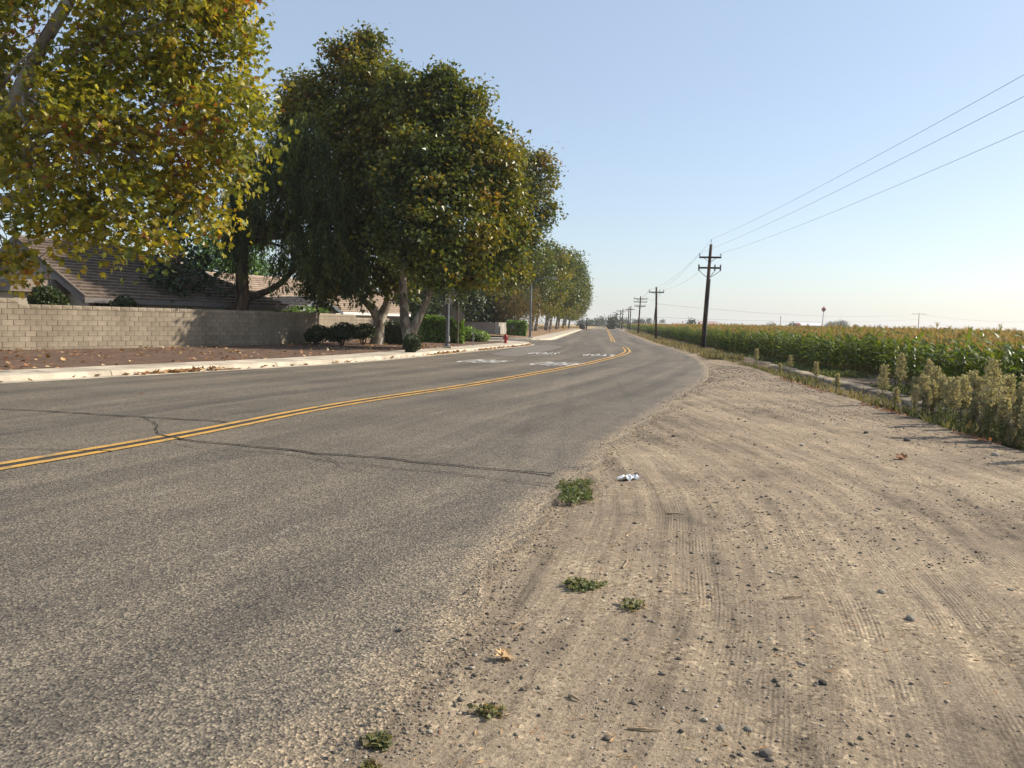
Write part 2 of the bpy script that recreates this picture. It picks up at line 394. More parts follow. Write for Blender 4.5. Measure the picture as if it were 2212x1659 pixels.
# painted words, read by drivers who come towards the camera
def word(txt, px, py, width, height, az):
    cu = bpy.data.curves.new('word', 'FONT'); cu.body = txt; cu.align_x = 'CENTER'; cu.align_y = 'CENTER'; cu.resolution_u = 4; cu.offset = 0.0; cu.space_character = 1.22
    tmp = bpy.data.objects.new('tmp', cu); COL.objects.link(tmp)
    dg = bpy.context.evaluated_depsgraph_get(); me = bpy.data.meshes.new_from_object(tmp.evaluated_get(dg)); bpy.data.objects.remove(tmp)
    co = np.zeros(len(me.vertices) * 3, dtype=np.float32); me.vertices.foreach_get('co', co); co = co.reshape(-1, 3)
    co[:, 0] *= width / np.ptp(co[:, 0]); co[:, 1] *= height / np.ptp(co[:, 1]); co[:, :2] -= (co[:, :2].max(0) + co[:, :2].min(0)) / 2
    c, s = math.cos(az), math.sin(az); gx, gy = G(px, py)
    x = gx - c * co[:, 0] - s * co[:, 1]; y = gy + s * co[:, 0] - c * co[:, 1]
    z = road_z(np.stack([x, y], -1)) + 0.012
    me.vertices.foreach_set('co', np.stack([x, y, z], -1).astype(np.float32).ravel()); me.update(); me.materials.clear(); me.materials.append(M_wht)
    o = ob('painted_word', me, road); o['label'] = 'white worn word %s painted upside down on the asphalt' % txt
word('STOP', 1176, 763.5, 1.4, 2.7, R(12)); word('STOP', 1294, 767.3, 1.6, 2.6, R(10))
word('AHEAD', 1047, 780.5, 1.75, 2.6, R(19)); word('AHEAD', 1203, 786.4, 1.75, 2.7, R(19))
# cracks
def crack(pix, w, seed, n=160):
    pts = np.array([G(*p) for p in pix]); ln = resample(pts, n); s = arc_len(ln); off = fbm(s * 1.1, s * 0, 4, seed) * 0.28
    t = np.gradient(ln, axis=0); t /= np.linalg.norm(t, axis=1)[:, None]; ln = ln + np.stack([-t[:, 1], t[:, 0]], -1) * off[:, None]
    ww = w * (0.55 + 0.9 * np.abs(fbm(s * 2.2, s * 0 + 3, 3, seed + 5)) * 2); nn = np.stack([-t[:, 1], t[:, 0]], -1)
    a = ln + nn * ww[:, None] / 2; b = ln - nn * ww[:, None] / 2; z = road_z(ln) + 0.014
    ob('crack', grid_mesh('crack', np.stack([a[:, 0], b[:, 0]], 1), np.stack([a[:, 1], b[:, 1]], 1), np.stack([z, z], 1), M_crack), road)
crack([(352, 942), (420, 954), (640, 974), (860, 997), (1050, 1014), (1195, 1029)], 0.058, 21)
crack([(345, 958), (560, 978), (860, 1013), (1050, 1031), (1197, 1048)], 0.020, 31)
crack([(-60, 881), (120, 890), (300, 902), (492, 913)], 0.06, 41)
crack([(-60, 966), (60, 972), (190, 976), (250, 976)], 0.028, 51)
crack([(640, 974), (700, 990), (735, 1010), (800, 1020)], 0.014, 71, 60); crack([(300, 902), (330, 922), (350, 942)], 0.02, 81, 40); crack([(860, 997), (900, 985), (960, 980), (985, 970)], 0.012, 91, 60)
crack([(1430, 755), (1390, 754.2), (1340, 757), (1300, 755)], 0.03, 95, 60)
crack([(1195, 1029), (1215, 1020), (1240, 1012), (1262, 1012)], 0.012, 61, 40)
# lighter asphalt patch at the mouth of the side street
pz = [(1126, 748), (1175, 745.5), (1212, 747), (1214, 750), (1190, 757), (1150, 764), (1120, 771), (1085, 769), (1060, 765), (1105, 754)]
g = [G(*p) for p in pz]; mbp = MB(); mbp.add([(a, b, float(road_z(np.array([[a, b]]))[0]) + 0.007) for a, b in g], [tuple(range(len(g)))])
mbp.build('asphalt_patch', M_patch, road)

# ---------------------------------------------------------------- side street
near_c = np.array([(1.2, 58.0), (1.35, 60.0), (0.9, 62.0), (-0.4, 63.7), (-2.4, 64.6), (-6, 65.2), (-40, 69.5)])
far_c = np.array([(3.5, 75.3), (3.0, 74.2), (1.8, 73.6), (0.2, 73.9), (-2.4, 74.3), (-6, 74.8), (-40, 79.0)])
a, b = resample(near_c, 40), resample(far_c, 40)
W = np.linspace(0, 1, 5)[None, :]
X2 = a[:, :1] * (1 - W) + b[:, :1] * W; Y2 = a[:, 1:] * (1 - W) + b[:, 1:] * W
tag(ob('side_street', grid_mesh('side_street', X2, Y2, X2 * 0 - 0.004, M_asph, True, {'across': Y2, 'along': X2, 'dust': X2 * 0 + 0.1})), kind='structure')

# ---------------------------------------------------------------- ground sheets
def sheet(name, poly, z, mat):
    m = MB(); m.add([(x, y, z) for x, y in poly], [tuple(range(len(poly)))]); return tag(m.build(name, mat), kind='structure')
e0 = lambda y: 5.95 + 0.1195 * y                         # edge between the shoulder and the ditch
DV = np.array([0.1187, 0.9929]); NV = np.array([0.9929, -0.1187])
def ST2(s, t): return np.array([5.95, 0]) + s * DV + t * NV
q = [ST2(-150, 0.05), ST2(2200, 0.05)]
sheet('ground', [(-1500, -150), tuple(q[0]), tuple(q[1]), (-1500, 2200)], -0.07, M_ground)
q = [ST2(-150, 2.1), ST2(2200, 2.1)]
sheet('field_soil', [tuple(q[0]), (1500, -200), (1500, 2200), tuple(q[1])], -0.16, M_soil)
sheet('dry_field', [(-300, 262), (24.2, 250), (134, 1184), (-300, 1184)], -0.02, M_dry)

# dirt shoulder, modelled with its ruts
ys = [-14.0]
while ys[-1] < 64: ys.append(ys[-1] + (0.6 if ys[-1] < 1.6 else max(0.034, 0.0125 * ys[-1])))
ys = np.array(ys); lx = np.interp(ys, ER[:, 1], ER[:, 0]) - 0.85; rx = e0(ys) + 0.25
tt = np.linspace(0, 1, 230)[None, :]
X = lx[:, None] * (1 - tt) + rx[:, None] * tt; Y = np.repeat(ys[:, None], tt.shape[1], 1)
cor = [np.array([G(*p) for p in L]) for L in (
    [(1360, 930), (1500, 985), (1690, 1110), (1860, 1340), (1990, 1655), (2100, 1950)],
    [(1480, 872), (1640, 935), (1880, 1060), (2100, 1300), (2230, 1560), (2330, 1800)],
    [(1300, 1010), (1420, 1060), (1500, 1180), (1590, 1400), (1690, 1655), (1800, 1950)],
    [(1540, 830), (1740, 905), (2000, 1030), (2240, 1230), (2400, 1450)])]
def xat(line, y):
    o = np.argsort(line[:, 1]); return np.interp(y, line[o, 1], line[o, 0])
fx = 0.5 * (xat(cor[0], Y) + xat(cor[1], Y))
TRK = np.zeros_like(X)
H0 = -0.030 + fbm(X * 0.5, Y * 0.5, 3, 2) * 0.045 + fbm(X * 3.5, Y * 3.5, 3, 8) * 0.022 + fbm(X * 14, Y * 14, 2, 4) * 0.012
H0 += fbm((X - fx) * 3.2, Y * 0.16, 3, 17) * 0.014 + fbm((X - fx) * 12, Y * 0.4, 2, 27) * 0.005
for L in cor:
    for dx in (0.0, 1.35):
        d = np.abs(X - xat(L, Y) - dx) / 0.15; H0 -= 0.007 * np.exp(-d ** 4) - 0.004 * np.exp(-(d - 1.5) ** 2 * 6) ; H0 += 0.002 * np.cos(d * 9.4) * (d < 1); TRK = np.maximum(TRK, np.exp(-d ** 6))
edge_d = X - np.interp(Y, ER[:, 1], ER[:, 0])
H0 += -0.034 * np.exp(-(edge_d / 0.35) ** 2) * np.clip((Y - 3.5) / 2.5, 0, 1) + 0.015 * np.clip(1 - Y / 4.5, 0, 1) * np.exp(-(edge_d / 0.6) ** 2)
H0 -= 0.05 * np.clip((tt - 0.965) / 0.035, 0, 1)
shoulder = tag(ob('dirt_shoulder', grid_mesh('dirt_shoulder', X, Y, H0, M_dirt, True, {'across': X - fx, 'along': Y, 'track': TRK, 'grey': np.clip(tt * 1.5 - 0.75, 0, 1) * np.clip((Y - 4) / 6, 0, 1)})), kind='structure')
def dirt_z(x, y):
    x = np.atleast_1d(x).astype(float); y = np.atleast_1d(y).astype(float)
    i = np.clip(np.searchsorted(ys, y) - 1, 0, len(ys) - 2); f = np.clip((y - ys[i]) / (ys[i + 1] - ys[i]), 0, 1)
    def row(k):
        u = np.clip((x - lx[k]) / (rx[k] - lx[k]), 0, 1) * (tt.shape[1] - 1); j = np.clip(u.astype(int), 0, tt.shape[1] - 2); w = u - j
        return H0[k, j] * (1 - w) + H0[k, j + 1] * w
    return row(i) * (1 - f) + row(i + 1) * f

# far verge on the right of the road
vg = resample(np.array([(13.6, 63.8), (20.5, 120), (35.5, 246), (144, 1184)]), 60)
vr = np.stack([5.95 + 0.1195 * vg[:, 1] + 0.4, vg[:, 1]], -1)
vl = np.stack([np.interp(vg[:, 1], ER[:, 1], ER[:, 0]) - 0.3, vg[:, 1]], -1); vr[:, 0] = np.maximum(vr[:, 0], vl[:, 0] + 1.6)
W = np.linspace(0, 1, 7)[None, :]
X2 = vl[:, :1] * (1 - W) + vr[:, :1] * W; Y2 = vl[:, 1:] * (1 - W) + vr[:, 1:] * W
tag(ob('verge', grid_mesh('verge', X2, Y2, -0.03 + fbm(X2 * .6, Y2 * .3, 3, 4) * 0.08 - 0.02 * (W == 0), M_dirt, True, {'across': X2, 'along': Y2})), kind='structure')

# irrigation ditch: earth sides, broken concrete lip on the field side
sS = np.arange(-20, 1200, 0.5) if False else np.r_[np.arange(-20, 70, 0.4), np.arange(70, 1200, 12.0)]
prof = [(0.1, -0.05), (0.35, -0.16), (0.62, -0.22), (1.0, -0.25), (1.35, -0.22), (1.62, -0.16), (2.02, -0.15), (2.6, -0.11), (3.2, -0.15)]
tp = np.array([p[0] for p in prof]); zp = np.array([p[1] for p in prof])
Sg, Tg = np.meshgrid(sS, tp, indexing='ij')
fillk = np.clip((Sg - 40) / 14, 0, 1)
Zg = zp[None, :] * (1 - fillk) + (-0.06) * fillk * 1.0; Zg = Zg + fbm(Sg * 1.3, Tg * 1.3, 3, 6) * 0.10 + np.exp(-((Sg - 42) / 6) ** 2 - ((Tg - 1.2) / .7) ** 2) * 0.22
Zg[:, -1] = -0.2
PX = 5.95 + Sg * DV[0] + Tg * NV[0]; PY = Sg * DV[1] + Tg * NV[1]
ditch = tag(ob('ditch', grid_mesh('ditch', PX, PY, Zg, M_soil)), kind='structure')
lip = empty('ditch_lining', tuple(ST2(10, 1.9)) + (-0.3,)); tag(lip, 'weathered pale concrete lip of the irrigation ditch in front of the corn', 'ditch lining')
s = -14.0; pieces = []
while s < 44:
    ln = random.uniform(1.2, 2.8); ang = random.uniform(-0.012, 0.012); dz = random.uniform(-0.02, 0.025)
    if not (17.2 < s < 17.9): pieces.append((s, min(s + ln - 0.02, 44), ang, dz))
    s += ln
lp = Vector(ST2(10, 1.9)).to_3d() + Vector((0, 0, -0.3))
for s0, s1, ang, dz in pieces:
    m = MB(); n = max(3, int((s1 - s0) / 0.35)); V = []
    for i in range(n + 1):
        s_ = s0 + (s1 - s0) * i / n; jt = random.uniform(-0.06, 0.06) + ang * (s_ - s0); jz = random.uniform(-0.02, 0.012) + dz
        for t_, z_ in ((1.50 + jt, -0.36), (1.60 + jt, -0.085 + jz), (1.66 + jt, -0.06 + jz), (1.97 + jt * .4, -0.045 + jz), (2.02, -0.25)):
            p = ST2(s_, t_); V.append((p[0] - lp.x, p[1] - lp.y, z_ - lp.z))
    Fs = []
    for i in range(n):
        for k in range(4): Fs.append((5*i+k, 5*i+k+1, 5*(i+1)+k+1, 5*(i+1)+k))
    Fs += [(0, 1, 2, 3, 4), tuple(5*n + k for k in (4, 3, 2, 1, 0))]
    m.add(V, [f[::-1] for f in Fs]); m.build('slab', M_ditch, lip)

# ---------------------------------------------------------------- kerb, gutter and pavement slabs
def pavement(name, curb, slab_len, width, limit):
    root = empty(name); tag(root, kind='structure'); s = arc_len(curb); back = offset_line(curb, width); mid = offset_line(curb, 0.17); gut = offset_line(curb, -0.38)
    at = lambda L, v: np.array([np.interp(v, s, L[:, 0]), np.interp(v, s, L[:, 1])])
    v = 0.0; ci = 0
    while v < s[-1] - 0.2:
        v1 = min(v + slab_len, s[-1]); n = 4; dz = random.uniform(-0.006, 0.006); gap = 0.012
        seq = np.linspace(v + gap, v1 - gap, n)
        # walking slab
        m = MB(); b = [at(mid, k) for k in seq] + [at(back, k) for k in seq[::-1]]
        m.hexa([(p[0], p[1], 0.02) for p in b], [(p[0], p[1], 0.155 + dz) for p in b]); m.build('slab', M_conc, root)
        if ci % 2 == 0:                                  # a kerb piece spans two slabs
            v2 = min(v + 2 * slab_len, s[-1]); seq = np.linspace(v + gap, v2 - gap, 7); m = MB(); V = []
            for k in seq:
                g_, c_, d_ = at(gut, k), at(curb, k), at(mid, k); o = c_ + (g_ - c_) * 0.10
                for p, z in ((g_, 0.004), (g_, 0.012), (o, 0.016), (c_ + (d_ - c_) * 0.10, 0.135), (c_ + (d_ - c_) * 0.25, 0.152), (c_ + (d_ - c_) * 0.97, 0.154), (c_ + (d_ - c_) * 0.97, 0.0)):
                    V.append((p[0], p[1], z))
            K = 7; Fs = []
            for i in range(6):
                for k in range(K - 1): Fs.append((K*i+k, K*(i+1)+k, K*(i+1)+k+1, K*i+k+1))
            Fs += [tuple(range(K))[::-1], tuple(6*K + k for k in range(K))]
            m.add(V, Fs); m.build('kerb', M_conc, root)
        v = v1; ci += 1
    return root
k = (EL[:, 1] > -3) & (EL[:, 1] < 57.5)
curb1 = np.vstack([resample(EL[k], 160), smooth_line(near_c, 60, 0)[1:]]); curb1 = smooth_line(curb1, 300, 1)
k = (EL[:, 1] > 76.5) & (EL[:, 1] < 228)
curb2 = smooth_line(np.vstack([smooth_line(far_c[::-1], 40, 0)[:-1], resample(EL[k], 160)]), 320, 1)
pavement('pavement', curb1, 1.5, 1.75, 0); pavement('pavement', curb2, 3.0, 2.1, 0)

# ---------------------------------------------------------------- block wall line and planting bed
wall_pts = np.array([(-28.5, 12.5), (-23.0, 20.3), (-18.2, 28.0), (-14.2, 35.3), (-12.2, 39.3), (-11.2, 44.0), (-10.8, 51.0), (-10.2, 60.0), (-9.9, 64.0)])
wall = smooth_line(wall_pts, 400, 2); ws = arc_len(wall)
bk = offset_line(curb1, 1.76); bk = bk[bk[:, 1] > 0]
kk = [i for i, p in enumerate(bk) if i == 0 or True]
front = resample(bk[:int(len(bk) * 0.86)], 260)
rear = resample(np.vstack([wall[(wall[:, 1] > 12) & (wall[:, 1] < 62)], [(-8.5, 63.5), (-6.0, 64.6)]]) + np.array([-0.05, 0.02]), 260)
W = np.linspace(0, 1, 26)[None, :]
X = front[:, :1] * (1 - W) + rear[:, :1] * W; Y = front[:, 1:] * (1 - W) + rear[:, 1:] * W
bed_h = 0.135 + 0.12 * np.clip(W * 1.4, 0, 1) * (1 - np.clip((Y - 50) / 10, 0, 1)) 
Zb = bed_h + fbm(X * 1.2, Y * 1.2, 4, 12) * 0.07 * np.clip(W * 8, 0, 1)
bed = tag(ob('planting_bed', grid_mesh('planting_bed', X, Y, Zb, M_bed)), kind='structure')
BX, BY, BZ = X.ravel(), Y.ravel(), Zb.ravel()
def bed_z(x, y): return float(BZ[np.argmin((BX - x) ** 2 + (BY - y) ** 2)])
# bed behind the second pavement
b2 = offset_line(curb2, 2.1); b2 = b2[(b2[:, 1] > 77)]; b2 = b2[b2[:, 0] > -0.5]
f2 = resample(b2, 80); r2 = f2 + np.array([-14.0, 3.0])
X = f2[:, :1] * (1 - W) + r2[:, :1] * W; Y = f2[:, 1:] * (1 - W) + r2[:, 1:] * W
tag(ob('planting_bed', grid_mesh('planting_bed', X, Y, 0.13 + 0.30 * np.clip(W * 2, 0, 1) + fbm(X * .8, Y * .8, 3, 2) * 0.06, simple('leaf_litter', (0.25, 0.155, 0.085), 0.95, 0.4, 1.5, 0.05, 12))), kind='structure')

# the wall itself: every block a piece
def chamfer_block(name, L, D, Hh, mat, rough=0.0):
    c = 0.008; m = MB(); r = lambda: random.uniform(-rough, rough)
    def loop(y, ins): return [(-L/2 + ins, y, ins), (L/2 - ins, y, ins), (L/2 - ins, y, Hh - ins), (-L/2 + ins, y, Hh - ins)]
    V = [v for lp_ in (loop(D/2, 0), loop(-D/2 + c, 0), loop(-D/2, c)) for v in lp_]
    if rough:
        V += [(-L/6 + r(), -D/2 - 0.012 - rough * random.random(), Hh * .35 + r()), (L/6 + r(), -D/2 - 0.012 - rough * random.random(), Hh * .4 + r()), (L/6 + r(), -D/2 - 0.01 - rough * random.random(), Hh * .7), (-L/6 + r(), -D/2 - 0.01 - rough * random.random(), Hh * .65)]
        Fs = [(8, 9, 13, 12), (9, 10, 14, 13), (10, 11, 15, 14), (11, 8, 12, 15), (12, 13, 14, 15)]
    else: Fs = [(8, 9, 10, 11)]
    Fs += [(3, 2, 1, 0)]
    for lo in (0, 4):
        for i in range(4): j = (i + 1) % 4; Fs.append((lo + i, lo + j, lo + 4 + j, lo + 4 + i))
    m.add(V, Fs); return m.mesh(name, mat)
BL, BH = 0.40, 0.20
blk = [chamfer_block('block', BL - 0.012, 0.19, BH - 0.012, M_block) for _ in range(1)]
hblk = chamfer_block('half_block', BL / 2 - 0.012, 0.19, BH - 0.012, M_block)
caps = [chamfer_block('cap_block', BL - 0.008, 0.20, 0.17, M_cap, 0.016) for _ in range(4)]
wroot = empty('block_wall', (wall[0, 0], wall[0, 1], 0), 0, 'long tan concrete block wall with split-face cap behind the near pavement', 'wall')
mort = MB(); cand = []
wdir = np.gradient(wall, axis=0); waz = np.arctan2(wdir[:, 1], wdir[:, 0])
def wat(v): return np.interp(v, ws, wall[:, 0]), np.interp(v, ws, wall[:, 1]), np.interp(v, ws, np.unwrap(waz))
ZB = 0.14
s_step_hi = ws[np.argmin(np.abs(wall[:, 0] / wall[:, 1] - (-1065 / 1700)))]     # the taller part ends here
s_step_lo = ws[np.argmin(np.abs(wall[:, 1] - 53.0))]
nblk = int(ws[-1] / BL)
for i in range(nblk):
    v = (i + 0.5) * BL; x, y, a = wat(v)
    nc = 9 if v < s_step_hi else (8 if v < s_step_lo else 7)
    for r_ in range(nc):
        vv = v + (BL / 2 if r_ % 2 else 0)
        x2, y2, a2 = wat(vv); jit = random.uniform(-0.004, 0.004)
        cand.append((math.hypot(x2, y2) + (0 if x2 / y2 > -0.68 else 100), x2, y2, ZB + r_ * BH + 0.006, a2, blk[0], jit))
    cand.append((math.hypot(x, y) + (0 if x / y > -0.68 else 100), x, y, ZB + nc * BH + 0.004, a, random.choice(caps), 0))
    x0, y0, _ = wat(i * BL); x1, y1, _ = wat((i + 1) * BL); nx, ny = -math.sin(a) * 0.085, math.cos(a) * 0.085
    b_ = [(x0 + nx * -1, y0 - ny), (x1 - nx, y1 - ny), (x1 + nx, y1 + ny), (x0 + nx, y0 + ny)]
    mort.hexa([(p[0] - wall[0, 0], p[1] - wall[0, 1], 0.0) for p in b_], [(p[0] - wall[0, 0], p[1] - wall[0, 1], ZB + nc * BH) for p in b_])
mort.build('mortar', M_mortar, wroot)
cand.sort(key=lambda c: c[0]); rest = MB()
rest_c = MB()
for q_, (d_, x, y, z, a, me, jit) in enumerate(cand):
    if q_ < 300:
        o = ob('cap_block' if me in caps else 'block', me, wroot, (x - wall[0, 0] - math.sin(a) * jit, y - wall[0, 1] + math.cos(a) * jit, z), a)
    else:
        c, s_ = math.cos(a), math.sin(a); tgt = rest_c if me in caps else rest
        tgt.add([(x - wall[0, 0] + v.co.x * c - v.co.y * s_, y - wall[0, 1] + v.co.x * s_ + v.co.y * c, z + v.co.z) for v in me.vertices], [tuple(p.vertices) for p in me.polygons])
rest.build('far_blocks', M_block, wroot)['kind'] = 'stuff'; rest_c.build('far_cap_blocks', M_cap, wroot)['kind'] = 'stuff'
# ---------------------------------------------------------------- foliage
def leaf_template(kind):
    if kind == 'lobed':      # sycamore leaf in two folded halves
        h = [(0, 0), (0.20, 0.02), (0.50, 0.22), (0.27, 0.36), (0.44, 0.66), (0.16, 0.60), (0, 1.0)]
        V = [(x, y, 0.16 * abs(x) - 0.10 * y * y) for x, y in h] + [(-x, y, 0.16 * abs(x) - 0.10 * y * y) for x, y in h[1:-1]]
        return np.array(V), [[0, 1, 2, 3, 4, 5, 6], [0, 6, 11, 10, 9, 8, 7]]
    if kind == 'kite':
        return np.array([(0, 0, 0), (0.42, 0.45, 0.10), (0, 1, -0.08), (-0.42, 0.45, 0.10)]), [[0, 1, 2], [0, 2, 3]]
    if kind == 'star':
        return np.array([(0, 0, 0), (0.5, 0.25, .08), (0.22, 0.5, .03), (0, 1, -0.08), (-0.22, 0.5, .03), (-0.5, 0.25, .08)]), [[0, 1, 2, 3], [0, 3, 4, 5]]
    if kind == 'narrow':
        return np.array([(0, 0, 0), (0.10, 0.4, 0.02), (0, 1, -0.06), (-0.10, 0.4, 0.02)]), [[0, 1, 2], [0, 2, 3]]
def leaf_mesh(name, pos, axis, nrm, size, kind, mat, hue, tint):
    T, Fs = leaf_template(kind); n = len(pos); k = len(T)
    axis = axis / (np.linalg.norm(axis, axis=1)[:, None] + 1e-9)
    x = np.cross(axis, nrm); x /= (np.linalg.norm(x, axis=1)[:, None] + 1e-9); z = np.cross(x, axis)
    V = pos[:, None, :] + size[:, None, None] * (T[None, :, 0, None] * x[:, None, :] + T[None, :, 1, None] * axis[:, None, :] + T[None, :, 2, None] * z[:, None, :])
    fl = np.concatenate([np.array(f) for f in Fs]); lens = np.array([len(f) for f in Fs])
    loops = (np.arange(n)[:, None] * k + fl[None, :]).ravel()
    st = np.r_[0, np.cumsum(np.tile(lens, n))[:-1]]
    return raw_mesh(name, V.reshape(-1, 3), loops, st, mat, False, {'hue': np.repeat(hue, k), 'tint': np.repeat(tint, k)})
def unit(n):
    v = rng.normal(size=(n, 3)); return v / np.linalg.norm(v, axis=1)[:, None]
def clumps(lobes, per_m2, shell=(0.45, 1.0)):
    C = []; N = []
    for (c, r) in lobes:
        r = np.asarray(r, float); area = 4 * math.pi * ((r[0]*r[1])**1.6/3 + (r[0]*r[2])**1.6/3 + (r[1]*r[2])**1.6/3) ** (1/1.6)
        n = max(4, int(area * per_m2)); d = unit(n); rr = rng.uniform(shell[0], shell[1], n) ** 0.7
        rr *= 1 + 0.22 * rng.normal(size=n) * 0.6
        C.append(np.asarray(c)[None] + d * rr[:, None] * r[None]); N.append(d)
    return np.vstack(C), np.vstack(N)
def limb_gap(C):
    # no twigs grow right along the bare limb on the side that faces the road
    t = np.linspace(0, 1, 40)[:, None]; Ls = np.vstack([CLEAR[i] * (1 - t) + CLEAR[i + 1] * t for i in range(len(CLEAR) - 1)])
    d = C[:, None, :] - Ls[None]; dl = np.hypot(d[..., 0] + d[..., 1] * .5, d[..., 2]).min(1); return (dl > .75) | (C[:, 1] > 24.5)
def crown(name, lobes, mat, parent, origin, per_m2=3.0, per=40, sig=0.34, size=0.2, kind='kite', hue_sh=(0.5, 0.2), leaf_hue=0.12, droop=0.5, hue_fn=None, keep=None):
    C, N = clumps(lobes, per_m2)
    if keep is not None: kp = keep(C); C, N = C[kp], N[kp]
    n = len(C)
    ch = np.clip(rng.normal(hue_sh[0], hue_sh[1], n), 0, 1)
    if hue_fn is not None: ch = np.clip(ch + hue_fn(C), 0, 1)
    cnt = np.maximum(3, (per * rng.uniform(0.5, 1.5, n)).astype(int)); idx = np.repeat(np.arange(n), cnt); m = len(idx)
    sg = sig * rng.uniform(0.6, 1.4, n)[idx]
    pos = C[idx] + rng.normal(size=(m, 3)) * sg[:, None] * np.array([1, 1, 0.75])
    pos[:, 2] = np.maximum(pos[:, 2], 0.35)
    ax = unit(m) * 0.9 + N[idx] * 0.5 + np.array([0, 0, -droop]); nr = unit(m) * 0.9 + np.array([0, 0, 0.9]) + N[idx] * 0.4
    me = leaf_mesh(name, pos - np.asarray(origin)[None], ax, nr, size * rng.uniform(0.6, 1.25, m), kind, mat, np.clip(ch[idx] + rng.normal(size=m) * leaf_hue, 0, 1), rng.uniform(0, 1, m))
    return ob('crown', me, parent), C
def bezier(a, b, c, n):
    t = np.linspace(0, 1, n)[:, None]; a, b, c = (np.asarray(v, float)[None] for v in (a, b, c))
    return a * (1-t)**2 + 2 * b * t * (1-t) + c * t * t
def limb(mb, a, c, r0, r1, n=8, bend=0.25, up=0.3, sides=7):
    a = np.asarray(a, float); c = np.asarray(c, float); L = np.linalg.norm(c - a)
    b = (a + c) / 2 + unit(1)[0] * L * bend * 0.5 + np.array([0, 0, up * L * 0.3])
    p = bezier(a, b, c, n); p[1:-1] += rng.normal(size=(n - 2, 3)) * L * 0.012
    mb.tube([tuple(v) for v in p], list(np.linspace(r0, r1, n)), sides); return p
def bark(name, stops, scale=4, zs=0.5):
    t = NT(name); c = t.mapv(t.coord(), (1, 1, zs)); v = t.voro(c, scale, 'Color'); sp = t.node('ShaderNodeSeparateColor'); t.set(sp.inputs[0], v)
    f = t.math('ADD', t.math('MULTIPLY', sp.outputs[0], 0.5), t.math('MULTIPLY', t.noise(c, scale * 2, 5, 0.65), 0.5))
    return t.done(t.ramp(f, stops), 0.85, t.bump(t.noise(c, scale * 6, 4), 0.02, 0.7), 0.2)
M_syc = bark('sycamore_bark', [(0.25, (0.13, 0.105, 0.08)), (0.5, (0.27, 0.23, 0.18)), (0.75, (0.43, 0.39, 0.32))])
M_dkb = bark('dark_bark', [(0.25, (0.035, 0.022, 0.014)), (0.5, (0.08, 0.05, 0.032)), (0.8, (0.15, 0.095, 0.06))], 7, 0.25)
AUT = [(0.0, (0.30, 0.075, 0.028)), (0.10, (0.30, 0.12, 0.03)), (0.20, (0.42, 0.30, 0.030)), (0.40, (0.34, 0.30, 0.028)), (0.62, (0.18, 0.195, 0.022)), (1.0, (0.07, 0.10, 0.018))]
M_leafA = leafmat('autumn_leaf', AUT, 0.5, 0.36, 0.4)
M_leafG = leafmat('sycamore_leaf', [(0.0, (0.26, 0.14, 0.025)), (0.18, (0.27, 0.20, 0.024)), (0.42, (0.165, 0.165, 0.02)), (0.7, (0.080, 0.108, 0.018)), (1.0, (0.040, 0.070, 0.015))], 0.42, 0.36, 0.4)
M_leafW = leafmat('weeping_leaf', [(0.0, (0.15, 0.165, 0.04)), (0.5, (0.075, 0.10, 0.027)), (1.0, (0.036, 0.058, 0.018))], 0.32, 0.5, 0.2)
M_leafD = leafmat('dark_leaf', [(0.0, (0.075, 0.095, 0.026)), (0.5, (0.04, 0.062, 0.02)), (1.0, (0.022, 0.04, 0.014))], 0.22, 0.45)
M_hedge = leafmat('hedge_leaf', [(0.0, (0.22, 0.33, 0.05)), (0.5, (0.12, 0.22, 0.036)), (1.0, (0.058, 0.125, 0.024))], 0.35, 0.35, 0.5)
M_silk = leafmat('silk_leaf', [(0.0, (0.20, 0.12, 0.04)), (0.5, (0.10, 0.10, 0.03)), (1.0, (0.055, 0.07, 0.02))], 0.35, 0.5)

def lobes_px(L):
    out = []
    for (px, py, rx_, ry_, dep) in L:
        c = P(px, py, dep); out.append((np.array(c), (rx_ / F * dep, min(rx_, ry_ * 1.1) / F * dep * 1.0, ry_ / F * dep)))
    return out

# --- big autumn sycamore on the left, trunk just outside the frame
def limbs_to(mb, mb2, fork, lobes, C, r0, sub=4):
    for (c, r) in lobes:
        p = limb(mb, fork[rng.integers(len(fork))], c, r0 * rng.uniform(0.55, 1), r0 * 0.22, 9, 0.25, 0.4)
        d = np.linalg.norm(C - c[None], axis=1); near_ = np.argsort(d)[: 40]
        for j in rng.choice(near_, min(sub, len(near_)), False):
            limb(mb2, p[rng.integers(5, 9)], C[j], r0 * 0.20, 0.006, 6, 0.3, 0.2, 4)
base = np.array([-17.3, 22.4, 0.2])
CLEAR = np.array([P(*q, 22) for q in ((40, 200), (95, 90), (150, 0), (215, -150))])
t1 = empty('sycamore_tree', base, 0, 'nearest sycamore with yellow and rust autumn leaves, overhanging the left edge', 'tree', 'sycamore trees on the near side')
LB = lobes_px([(100, 70, 190, 170, 22), (330, 40, 180, 150, 22), (455, 150, 120, 120, 22), (500, 275, 85, 95, 21), (330, 280, 180, 140, 21.5), (150, 300, 180, 150, 21),
    (10, 190, 120, 110, 23.5), (430, 405, 75, 70, 21), (290, 440, 120, 80, 20.5), (120, 440, 100, 60, 20), (335, 520, 55, 40, 20), (225, 515, 70, 50, 20), (-30, 360, 110, 90, 22),
    (-140, 180, 200, 190, 23), (-120, -160, 240, 200, 23), (200, -170, 220, 190, 23), (420, -90, 130, 120, 22), (-230, 380, 150, 110, 22), (30, 545, 25, 25, 20), (55, 575, 14, 22, 20), (-300, 50, 200, 200, 22),
    (100, 490, 60, 35, 20), (440, 485, 50, 28, 20.6), (548, 220, 40, 40, 21.5), (490, 20, 60, 60, 22)])
